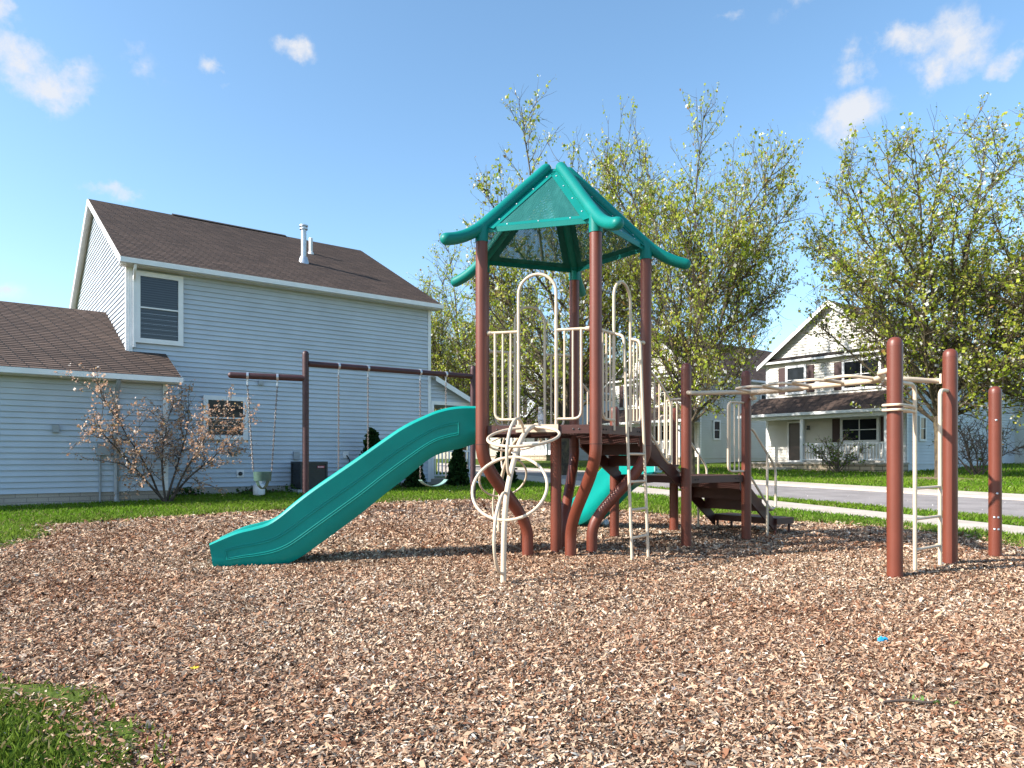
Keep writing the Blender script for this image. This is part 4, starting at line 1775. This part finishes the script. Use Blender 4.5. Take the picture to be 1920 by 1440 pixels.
for i in range(6):                                   # blurred pale lettering on the badge
    lt_.box(Vector((acp.x, acp.y, g + .714)) + HN * .385 + HE * (.105 + i * .028), HE * .017, HN * .002, Z * (.036 if i == 0 else .026))
part('lettering', lt_, 'badge_white', bd_, False)

# gas bottle beside the wall
tx, ty = H(2.78, 1.5, 0).x, H(2.78, 1.5, 0).y
tg = gzf(tx, ty)
tk = thing('gas_bottle', 'small white gas bottle on the lawn below the bucket swing', 'gas bottle', (tx, ty, tg))
part('tank', MB().lathe((tx, ty, tg), [(.10, 0), (.10, .04), (.14, .07), (.15, .12), (.15, .26), (.13, .32), (.06, .36), (.02, .37)], 16), 'tank_white', tk)
part('collar', MB().tube([(tx, ty, tg + .34), (tx, ty, tg + .43)], .085, 14, caps=False), 'tank_white', tk)

# ------------------------------------------------------------------ houses across the street
FD, FN = Vector((-.604, .797, 0)), Vector((-.797, -.604, 0))   # along the facades / facades face
GD, GN = Vector((.797, .604, 0)), Vector((.604, -.797, 0))     # along the side walls / side walls face


def street_house(s0, label, wall_m, front_m, width=7.25, depth=13.3, gable=True, z0=None):
    c0 = Vector((18.13, 33.0, 0)) + FD * s0
    g = gzf(c0.x, c0.y) if z0 is None else z0

    def K(s, q, z):
        """s along the facade from the near corner, q into the house, z above datum"""
        return c0 + FD * s + GD * q + Z * z
    h = thing('street_house', label, 'house', (c0.x, c0.y, g), 'houses across the street')
    eave, half = 6.25, width / 2
    ridge = 8.95
    core = MB()
    core.poly([K(0, 0, g - .3), K(width, 0, g - .3), K(width, depth, g - .3), K(0, depth, g - .3)], Z * (eave - g + .28))
    core.poly([K(0, .0, eave - .02), K(width, .0, eave - .02), K(half, .0, ridge - .1)], GD * depth)
    w = part('wall', core, wall_m, h, False)
    siding(w, K(0, 0, 0), FD, FN, width, g + .35, eave, front_m, False, expo=.15)
    sl_ = (ridge - eave) / half
    siding(w, K(0, 0, 0), FD, FN, width, eave, ridge - .1, front_m, False, rake=lambda z: ((z - eave) / sl_, width - (z - eave) / sl_), expo=.15)
    siding(w, K(0, 0, 0), GD, GN, depth, g + .35, eave - .1, wall_m, False, expo=.15)
    oh = .35
    zo = eave - oh * sl_ + .06
    r_ = roof_slab([K(-oh, -.35, zo), K(-oh, depth + .35, zo), K(half, depth + .35, ridge + .06), K(half, -.35, ridge + .06)], 'shingle', h)
    roof_slab([K(width + oh, depth + .35, zo), K(width + oh, -.35, zo), K(half, -.35, ridge + .06), K(half, depth + .35, ridge + .06)], 'shingle', h)
    tr = MB()
    tr.poly([K(-oh, -.37, zo - .02), K(half, -.37, ridge + .03), K(width + oh, -.37, zo - .02), K(width + oh, -.37, zo - .22), K(half, -.37, ridge - .19), K(-oh, -.37, zo - .22)], GD * .03)
    tr.box(K(-.1, -.30, eave - .12), FD * (width + .2), GD * .29, Z * .10)
    tr.box(K(-oh - .1, -.3, zo - .14), GD * (depth + .6), FD * .10, Z * .12)
    for s in (0, width - .14):
        tr.box(K(s, -.035, g + .2), FD * .14, GD * .02, Z * (eave - g - .3))
    tr.box(K(-.035, .0, g + .2), FD * .02, GD * .14, Z * (eave - g - .3))
    part('white_trim', tr, 'white', h, False)
    part('pent_roof', MB().poly([K(-.1, -.30, eave), K(width + .1, -.30, eave), K(width + .1, -.02, eave + .16), K(-.1, -.02, eave + .16)], Z * .03), 'shingle', h, False)
    # windows with shutters
    for (s, wd_, zb, ht_, mu) in ((4.9, 1.17, 4.45, 1.5, 0), (1.1, 1.9, 4.45, 1.5, 1)):
        window(K(s, -.02, zb), FD, FN, wd_, ht_, h, 'glass_dark', .12, 1, mu)
        for ss_ in (s - .42, s + wd_ + .04):
            part('shutter', MB().box(K(ss_, -.02, zb + .05), FD * .38, FN * .04, Z * (ht_ - .1)), 'shutter', h, False)
    fz = g + .42
    window(K(1.19, -.02, fz + .95), FD, FN, 1.9, 1.25, h, 'glass_dark', .12, 1, 1)
    for ss_ in (.75, 3.13):
        part('shutter', MB().box(K(ss_, -.02, fz + 1.0), FD * .38, FN * .04, Z * 1.15), 'shutter', h, False)
    dr = window(K(4.98, -.02, fz), FD, FN, .98, 2.12, h, 'door', .09, 0, 0, 'door')
    part('handle', MB().lathe(K(5.12, -.06, fz + 1.0), [(.03, 0), (.03, .03), (.015, .05)], 8, FN), 'galvanised', dr)
    part('wall_light', MB().box(K(4.72, -.02, fz + 1.65), FD * .12, FN * .12, Z * .22), 'dark_metal', h, False)
    window(K(-.02, 6.0, 4.5), GD, GN, .9, 1.4, h, 'glass_dark', .10, 1, 0)
    window(K(-.02, 1.2, fz + 1.0), GD, GN, .7, 1.2, h, 'glass_dark', .10, 1, 0)
    # porch
    pd = 1.8
    pb_ = MB()
    a_ = K(-.1, -pd - .1, g - .2)
    pts = [K(-.1, -pd - .1, 0), K(width + .1, -pd - .1, 0)]
    zt = fz
    q = [pts[0] + Z * (g - .3), pts[1] + Z * (g - .3), pts[1] + Z * (zt - .08), pts[0] + Z * (zt - .08)]
    pb_.add(q, [(0, 1, 2, 3)], [(0, 0), (width, 0), (width, zt - g + .2), (0, zt - g + .2)])
    q2 = [K(-.1, -pd - .1, g - .3), K(-.1, 0, g - .3), K(-.1, 0, zt - .08), K(-.1, -pd - .1, zt - .08)]
    pb_.add(q2, [(3, 2, 1, 0)], [(0, 0), (pd, 0), (pd, zt - g + .2), (0, zt - g + .2)])
    part('porch_base', pb_, 'stone_base', h, False)
    part('porch_floor', MB().box(K(-.16, -pd - .16, zt - .08), FD * (width + .32), GD * (pd + .15), Z * .08), 'concrete', h, False)
    zr0, zr1 = 3.36, 4.33
    roof_slab([K(width + .35, -pd - .25, zr0), K(-.35, -pd - .25, zr0), K(-.35, -.02, zr1), K(width + .35, -.02, zr1)], 'shingle', h, 'porch_roof')
    pt = MB()
    pt.box(K(-.35, -pd - .30, zr0 - .14), FD * (width + .7), GD * .12, Z * .13)
    pt.box(K(-.1, -pd - .02, zr0 - .32), FD * (width + .2), GD * .14, Z * .18)
    part('porch_beam', pt, 'white', h, False)
    part('porch_ceiling', MB().box(K(-.2, -pd, zr0 - .13), FD * (width + .4), GD * pd, Z * .02), 'soffit', h, False)
    for s in (.0, 4.06, width - .14):
        part('porch_post', MB().box(K(s, -pd, zt), FD * .15, GD * .15, Z * (zr0 - .3 - zt)), 'white', h, False)
    for (sa, sb) in ((.15, 4.06), (width - .14, width - .16)):
        if sb - sa < .3:
            continue
        rl = MB()
        rl.box(K(sa, -pd + .04, zt + .86), FD * (sb - sa), GD * .07, Z * .06)
        rl.box(K(sa, -pd + .04, zt + .10), FD * (sb - sa), GD * .06, Z * .06)
        ra_ = part('railing', rl, 'white', h, False)
        nb = int((sb - sa) / .14)
        for i in range(nb):
            part('baluster', MB().box(K(sa + .06 + i * .14, -pd + .055, zt + .15), FD * .045, GD * .035, Z * .72), 'white', ra_, False)
    st = part('porch_step', MB().box(K(4.5, -pd - .75, g - .1), FD * 1.5, GD * .65, Z * (zt - g) * .62), 'concrete', h, False)
    return h, K, g


h1, K1, g1 = street_house(0, 'cream fronted gabled house with porch behind the flowering street tree', 'siding_grey', 'siding_cream')
# rear side wing with porch rail
ww = part('rear_wing', MB().box(K1(-1.6, 13.3, g1 - .3), FD * 1.6, GD * 5, Z * 5.4), 'siding_sage', h1, False)
rl = MB().box(K1(-3.2, 12.0, 1.75), FD * 1.6, GD * .07, Z * .07).box(K1(-3.2, 12.0, .95), FD * 1.6, GD * .07, Z * .06)
rr_o = part('railing', rl, 'white', h1, False)
for i in range(11):
    part('baluster', MB().box(K1(-3.15 + i * .145, 12.02, 1.0), FD * .045, GD * .035, Z * .76), 'white', rr_o, False)
part('porch_floor', MB().box(K1(-3.3, 11.9, g1 - .2), FD * 3.2, GD * 1.6, Z * .55), 'concrete', h1, False)
street_house(11.7, 'sage grey sided house between the cream house and the tower', 'siding_sage', 'siding_cream')
street_house(23.6, 'far white sided house with porch seen through the tower legs', 'siding_grey', 'siding_grey')
# roof peeking over the low wing on the far left
bh = Vector((-33.5, 44.0, 0))
b2 = thing('back_house', 'far white gabled house peeking over the low wing roof', 'house', (bh.x, bh.y, gzf(bh.x, bh.y)))
core = MB().poly([bh + Z * 0, bh + HE * 10, bh + HE * 10 - HN * 9, bh - HN * 9], Z * 6.6)
core.poly([bh + Z * 6.6, bh + HE * 10 + Z * 6.6, bh + HE * 5 + Z * 10.2], -HN * 9)
part('wall', core, 'siding_grey', b2, False)
roof_slab([bh + HE * 10.3 + HN * .3 + Z * 6.4, bh + HE * 10.3 - HN * 9.3 + Z * 6.4, bh + HE * 5 - HN * 9.3 + Z * 10.25, bh + HE * 5 + HN * .3 + Z * 10.25], 'shingle', b2)
roof_slab([bh - HE * .3 - HN * 9.3 + Z * 6.4, bh - HE * .3 + HN * .3 + Z * 6.4, bh + HE * 5 + HN * .3 + Z * 10.25, bh + HE * 5 - HN * 9.3 + Z * 10.25], 'shingle', b2)


# ------------------------------------------------------------------ trees and shrubs
class TubeBatch:
    """many thin tapered tubes gathered quickly into one mesh"""

    def __init__(self):
        self.v, self.f, self.n = [], [], 0

    def add(self, pts, radii, n):
        m = len(pts)
        base = self.n
        pts = np.asarray(pts)
        t = np.gradient(pts, axis=0)
        t /= np.linalg.norm(t, axis=1)[:, None] + 1e-9
        ref = np.array([.3, .9, .2]) if abs(t[0, 2]) > .7 else np.array([0, 0, 1.])
        u = np.cross(t, ref)
        u /= np.linalg.norm(u, axis=1)[:, None] + 1e-9
        w = np.cross(t, u)
        a = np.arange(n) * 2 * np.pi / n
        ring = pts[:, None] + (u[:, None] * np.cos(a)[None, :, None] + w[:, None] * np.sin(a)[None, :, None]) * np.asarray(radii)[:, None, None]
        self.v.append(ring.reshape(-1, 3))
        for i in range(m - 1):
            for j in range(n):
                j2 = (j + 1) % n
                self.f.append((base + i * n + j, base + i * n + j2, base + (i + 1) * n + j2, base + (i + 1) * n + j))
        self.n += m * n

    def mesh(self, name):
        me = bpy.data.meshes.new(name)
        me.from_pydata(np.concatenate(self.v).tolist(), [], self.f)
        me.polygons.foreach_set('use_smooth', [True] * len(me.polygons))
        return me


def leaf_mesh(name, P, size, pal, pr, rg, m='leaf', flat=.8):
    n = len(P)
    yaw = rg.random(n) * 2 * np.pi
    a = np.stack([np.cos(yaw), np.sin(yaw), rg.normal(0, flat, n)], -1)
    a /= np.linalg.norm(a, axis=1)[:, None]
    r_ = rg.normal(0, 1, (n, 3))
    b = np.cross(a, r_)
    b /= np.linalg.norm(b, axis=1)[:, None]
    s = size * np.clip(rg.lognormal(0, .38, n), .45, 2.2)
    A, B = a * s[:, None], b * (s * .42)[:, None]
    V = np.stack([P, P + A * .5 + B, P + A, P + A * .5 - B], 1)
    idx = rg.choice(len(pal), n, p=pr)
    col = np.array(pal)[idx] * rg.uniform(.7, 1.3, (n, 1))
    return quad_mesh(name, V, 4, [(0, 1, 2, 3)], np.clip(col, .005, .9), m)


def grow(p, d, L, segs, up, jit, rg):
    pts = [p]
    d = d / np.linalg.norm(d)
    for i in range(segs):
        d = d + rg.normal(0, jit, 3) + np.array([0, 0, up])
        d = d / np.linalg.norm(d)
        pts.append(pts[-1] + d * L / segs)
    return np.array(pts)


def pear_tree(seed, Ht, Rad, leafy, blossom):
    """ascending multi-limbed street tree in young leaf"""
    rg = np.random.default_rng(seed)
    tb = TubeBatch()
    th = .17 * Ht
    trunk = grow(np.array([0, 0, -.3]), np.array([.02, .01, 1.]), th + .3, 5, .05, .02, rg)
    tr0 = .0150 * Ht
    tb.add(trunk, np.array([1.35, 1.08, 1.0, .97, .95, 1.0]) * tr0, 12)
    cz, az_, bl = .555 * Ht, .445 * Ht, rg.uniform(0, 6.28, 4)

    def env(p):
        """<1 inside the crown's uneven outline"""
        a = math.atan2(p[1], p[0])
        k = 1 + .10 * math.sin(2 * a + bl[0]) + .08 * math.sin(3 * a + bl[1] + p[2] * .5) + .07 * math.sin(p[2] * 1.1 + 2 * a + bl[2])
        z = (p[2] - cz) / az_
        if z < 0:
            z *= .92
        return abs(z) ** 2.5 + (math.hypot(p[0], p[1]) / (Rad * k)) ** 2.5

    def reach(p, d, mx):
        s = .2
        while s < mx and env(p + d * s) < 1:
            s += .2
        return s

    def unit(v):
        return v / np.linalg.norm(v)
    limbs = []
    leaders = []
    for i in range(5):
        a = i * 1.257 + rg.uniform(-.3, .3)
        el = R(rg.uniform(52, 72) if i else 86)
        d = np.array([math.cos(a) * math.cos(el), math.sin(a) * math.cos(el), math.sin(el)])
        st = trunk[-1] - np.array([0, 0, .25 * rg.random()])
        pts = grow(st, d, reach(st, d, Ht) * rg.uniform(.9, 1.0), 10, .015, .06, rg)
        leaders.append(pts)
        limbs.append((pts, tr0 * rg.uniform(.46, .6)))
    for i in range(30):
        f = i / 29
        a = i * 2.399 + rg.uniform(-.3, .3)
        if f < .35:
            st = trunk[-2] + (trunk[-1] - trunk[-2]) * rg.uniform(.0, 1.0)
            el = R(rg.uniform(20, 48))
        else:
            ld = leaders[i % 5]
            st = ld[1 + int((f - .35) / .65 * 5)]
            # leave on the outer side of the leader
            if i % 5:
                a = math.atan2(ld[6][1], ld[6][0]) + rg.normal(0, .7)
            el = R(rg.uniform(22, 60))
        d = np.array([math.cos(a) * math.cos(el), math.sin(a) * math.cos(el), math.sin(el)])
        ln = reach(st, d, Rad * 2) * rg.uniform(.86, 1.02)
        limbs.append((grow(st, d, ln, 8, .035, .075, rg), tr0 * rg.uniform(.24, .40)))
    tips = []
    for pts, r0 in limbs:
        m = len(pts)
        tb.add(pts, np.linspace(r0, .011, m), 7)
        for k in range(2, m):
            d0 = unit(pts[k] - pts[k - 1])
            for _ in range(2 if k < 4 else (3 if k < 7 else 4)):
                q = pts[k - 1] + (pts[k] - pts[k - 1]) * rg.random()
                sd = rg.normal(0, 1, 3)
                sd = unit(sd - d0 * sd.dot(d0))
                dd = unit(d0 * rg.uniform(.5, .9) + sd * rg.uniform(.6, 1.0) + np.array([0, 0, .15]))
                l2 = min(reach(q, dd, 3.2) * rg.uniform(.9, 1.1), rg.uniform(1.0, 2.4) * Ht / 14)
                s2 = grow(q, dd, l2, 5, .04, .13, rg)
                tb.add(s2, np.linspace(.020, .006, len(s2)), 4)
                for j in range(1, len(s2)):
                    for _ in range(2):
                        q3 = s2[j - 1] + (s2[j] - s2[j - 1]) * rg.random()
                        dd = unit(s2[j] - s2[j - 1]) * .7 + rg.normal(0, .55, 3) + np.array([0, 0, .2])
                        s3 = grow(q3, dd, rg.uniform(.35, .9) * Ht / 14, 3, .07, .2, rg)
                        tb.add(s3, [.008, .006, .005, .003], 3)
                        tips.append(s3)
    P, low = [], []
    for s3 in tips:
        hz = s3[-1][2] / Ht
        dens_ = leafy * (.62 if hz < .5 else (1.0 if hz < .75 else .75)) * rg.choice([.0, .7, 2.1])
        for j in range(1, 4):
            for _ in range(rg.poisson(dens_)):
                P.append(s3[j] + rg.normal(0, .038, 3))
    P = np.array(P)
    pal = [(.36, .43, .05), (.48, .52, .08), (.24, .32, .03), (.48, .42, .10), (.80, .79, .70), (.30, .18, .06)]
    pr = np.array([.33, .27, .17, .10, blossom, .05])
    pr /= pr.sum()
    return tb.mesh('trunk'), leaf_mesh('crown', P, .086 * Ht / 14, pal, pr, rg)


def plant_tree(meshes, mats, x, y, rz, sc, name, label, cat='tree', group=None, z=None):
    g = gzf(x, y) if z is None else z
    o = bpy.data.objects.new(name, None)
    C.objects.link(o)
    o.location = (x, y, g)
    o.rotation_euler = (0, 0, rz)
    o.scale = (sc, sc, sc) if isinstance(sc, (int, float)) else sc
    tag(o, label, cat, group)
    for nm, me_, m_ in zip(('trunk', 'crown'), meshes, mats):
        c = link(nm, me_, m_)
        c.parent = o
    return o


tA = pear_tree(11, 14.0, 4.5, 2.15, .12)
tB = pear_tree(23, 13.5, 4.5, 2.2, .18)
grp = 'street trees in young leaf'


def px_xy(px, Y):
    return ((px - CX) / F * Y, Y)


x, y = px_xy(1764, 25.5)
plant_tree(tB, ('bark', None), x, y, .6, (.92, .92, .985), 'pear_tree', 'tall young-leaved street tree before the cream gabled house', group=grp)
x, y = px_xy(1296, 27.5)
plant_tree(tA, ('bark', None), x, y, 2.2, (.78, .78, 1.10), 'pear_tree', 'tall young-leaved tree rising behind the right side of the teal roof', group=grp)
x, y = px_xy(1060, 31)
plant_tree(tB, ('bark', None), x, y, 3.9, (.98, .98, 1.20), 'pear_tree', 'tall young-leaved tree directly behind the tower posts', group=grp)
x, y = px_xy(868, 40)
plant_tree(tA, ('bark', None), x, y, 5.2, (.86, .86, .93), 'pear_tree', 'young-leaved tree beside the far gable end of the grey house', group=grp)
x, y = px_xy(970, 47)
plant_tree(tB, ('bark', None), x, y, 1.3, (.9, .9, .78), 'pear_tree', 'low young-leaved tree in front of the far white house', group=grp)
x, y = px_xy(2010, 24)
plant_tree(tA, ('bark', None), x, y, 3.1, (1.0, 1.0, .95), 'pear_tree', 'young-leaved street tree past the cream house side wall', group=grp)
for k, (px_, Y, s, rz) in enumerate(((800, 66, 1.0, .3), (900, 74, 1.1, 2.0), (1000, 82, 1.15, 4.0), (1180, 66, .85, 1.0), (1290, 80, .85, 5.0), (1395, 100, .8, 2.9), (1930, 62, .9, .8))):
    x, y = px_xy(px_, Y)
    plant_tree((tA, tB)[k % 2], ('bark', None), x, y, rz, s, 'far_tree', 'hazy young-leaved tree standing far behind the street houses', group='trees beyond the street houses')


def mulch_ring(x, y, r):
    v = [(x, y, gzf(x, y) + .10)]
    n = 22
    for i in range(n):
        a = 2 * math.pi * i / n
        q = r * (1 + .15 * math.sin(3 * a + 1))
        v.append((x + math.cos(a) * q, y + math.sin(a) * q, gzf(x + math.cos(a) * q, y + math.sin(a) * q) + .012))
    return structure('tree_mulch', MB().add(v, [(0, i + 1, (i + 1) % n + 1) for i in range(n)]).mesh('tree_mulch', True), 'mulch')


mulch_ring(*px_xy(1764, 25.5), 1.5)


def shrub(seed, nst, Ht, spread, leafn, size, pal, pr, bark, tw=.0035):
    rg = np.random.default_rng(seed)
    tb = TubeBatch()
    tips = []
    for i in range(nst):
        az = i * 2.399 + rg.uniform(-.4, .4)
        el_ = R(rg.uniform(38, 80))
        d = np.array([math.cos(az) * math.cos(el_), math.sin(az) * math.cos(el_), math.sin(el_)])
        ln = min(Ht / math.sin(el_), spread / math.cos(el_)) * rg.uniform(.8, 1.0)
        st = grow(np.array([rg.normal(0, .06), rg.normal(0, .06), -.05]), d, ln, 8, .03, .10, rg)
        tb.add(st, np.linspace(.012 * Ht + .004, .006, len(st)), 6)
        for k in range(3, len(st)):
            for _ in range(3):
                q = st[k - 1] + (st[k] - st[k - 1]) * rg.random()
                s2 = grow(q, (st[k] - st[k - 1]) / ln * 8 + rg.normal(0, .75, 3), ln * rg.uniform(.16, .34), 4, .03, .16, rg)
                tb.add(s2, np.linspace(.010, .004, len(s2)), 4)
                for j in range(1, len(s2)):
                    for _ in range(2):
                        s3 = grow(s2[j], s2[j] - s2[j - 1] + rg.normal(0, .10, 3), ln * rg.uniform(.06, .14), 2, .03, .25, rg)
                        tb.add(s3, [tw * 1.5, tw, tw * .7], 3)
                        tips.append(s3)
    P = [s[j] + rg.normal(0, .025, 3) for s in tips for j in (1, 2) for _ in range(rg.poisson(leafn))]
    return tb.mesh('stem'), (leaf_mesh('foliage', np.array(P), size, pal, pr, rg) if P else None)


def plant_shrub(ms, m, x, y, rz, sc, name, label, cat='shrub'):
    o = bpy.data.objects.new(name, None)
    C.objects.link(o)
    o.location = (x, y, gzf(x, y))
    o.rotation_euler = (0, 0, rz)
    o.scale = (sc, sc, sc)
    tag(o, label, cat)
    link('stem', ms[0], m).parent = o
    if ms[1]:
        link('foliage', ms[1], None).parent = o


sp = H(.42, 2.30, 0)
s_b = shrub(4, 6, 2.65, 1.95, 4.6, .043, [(.66, .42, .29), (.56, .32, .20), (.68, .52, .41), (.40, .27, .13), (.74, .64, .57)], [.34, .24, .22, .12, .08], 'bark_shrub')
plant_shrub(s_b, 'bark_shrub', sp.x, sp.y, 3.3, .90, 'small_tree', 'small many-stemmed tree with sparse russet leaves before the low wing', 'tree')
s_t = shrub(8, 9, 1.7, 1.1, .05, .05, [(.2, .25, .04), (.3, .25, .1)], [.6, .4], 'twig')
x, y = px_xy(1832, 28.5)
plant_shrub(s_t, 'twig', x, y, 1.0, 1.35, 'bare_shrub', 'leafless twiggy shrub against the cream house side wall')
s_t2 = shrub(9, 8, 1.5, .9, .35, .06, [(.16, .26, .03), (.25, .3, .05)], [.6, .4], 'twig')
x, y = px_xy(1570, 32)
plant_shrub(s_t2, 'twig', x, y, 2.0, 1.15, 'porch_shrub', 'twiggy shrub with green tips in front of the cream house porch')


def arborvitae(seed, Ht, Rad):
    rg = np.random.default_rng(seed)
    n = 5200
    h = rg.random(n) ** 1.25
    r = Rad * (1 - h) ** .62 * (0.55 + .45 * rg.random(n)) * np.where(h < .08, .8, 1)
    a = rg.random(n) * 2 * np.pi
    r *= 1 + .12 * np.sin(a * 5 + h * 9)
    P = np.stack([r * np.cos(a), r * np.sin(a), .05 + h * Ht], -1)
    me_l = leaf_mesh('foliage', P, .11, [(.020, .050, .014), (.032, .070, .018), (.012, .030, .010), (.05, .085, .02)], [.4, .3, .2, .1], rg, flat=1.6)
    tb = TubeBatch()
    tb.add(np.array([[0, 0, -.1], [0, 0, Ht * .5], [0, 0, Ht * .95]]), [.05, .03, .01], 6)
    return tb.mesh('stem'), me_l


av = arborvitae(5, 1.75, .52)
for (t, o, s, lab) in ((6.35, .75, .95, 'dark green pointed evergreen shrub against the middle of the grey house wall'),
                       (7.75, .8, .62, 'low dark evergreen shrub behind the big slide near the porch'),
                       (9.35, .75, .72, 'dark evergreen shrub before the side porch railing'),
                       (11.3, .6, .80, 'dark evergreen shrub past the side porch corner')):
    p = H(t, o, 0)
    plant_shrub(av, 'bark_shrub', p.x, p.y, t, s, 'evergreen_shrub', lab)

# soil bed and weeds along the house wall
bed = MB()
v = []
for i in range(24):
    t = .7 + i * .36
    for o in (.02, .75 + .12 * math.sin(i * 1.7)):
        p = H(t, o, 0)
        v.append((p.x, p.y, gzf(p.x, p.y) + .012))
bed.add(v, [(2 * i, 2 * i + 1, 2 * i + 3, 2 * i + 2) for i in range(23)])
structure('soil_bed', bed.mesh('soil_bed'), 'soil')
rg = np.random.default_rng(3)
P = []
for c in range(26):
    t0, o0 = rg.uniform(.8, 8.6), rg.uniform(.15, .9)
    hgt = rg.uniform(.08, .28)
    for _ in range(55):
        p = H(t0 + rg.normal(0, .14), o0 + rg.normal(0, .10), 0)
        P.append((p.x, p.y, gzf(p.x, p.y) + rg.random() * hgt))
me = leaf_mesh('bed_weeds', np.array(P), .06, [(.05, .11, .02), (.08, .15, .03), (.12, .08, .05)], [.5, .35, .15], rg)
tag(link('bed_weeds', me, None), 'low weeds growing along the foot of the grey house', 'weeds', kind='stuff')


n = 420
x, y = scatter(n, 3, 22, 1.0)
z = np.where(inside(x, y, MULCH), mz(x, y) + .022, gz(x, y) + .05)
me = leaf_mesh('fallen_petals', np.stack([x, y, z], -1), .020, [(.80, .78, .76), (.75, .68, .66)], [.7, .3], rg, 'blade', .2)
tag(link('fallen_petals', me, None), 'white blossom petals scattered over mulch and lawn', 'petals', kind='stuff')
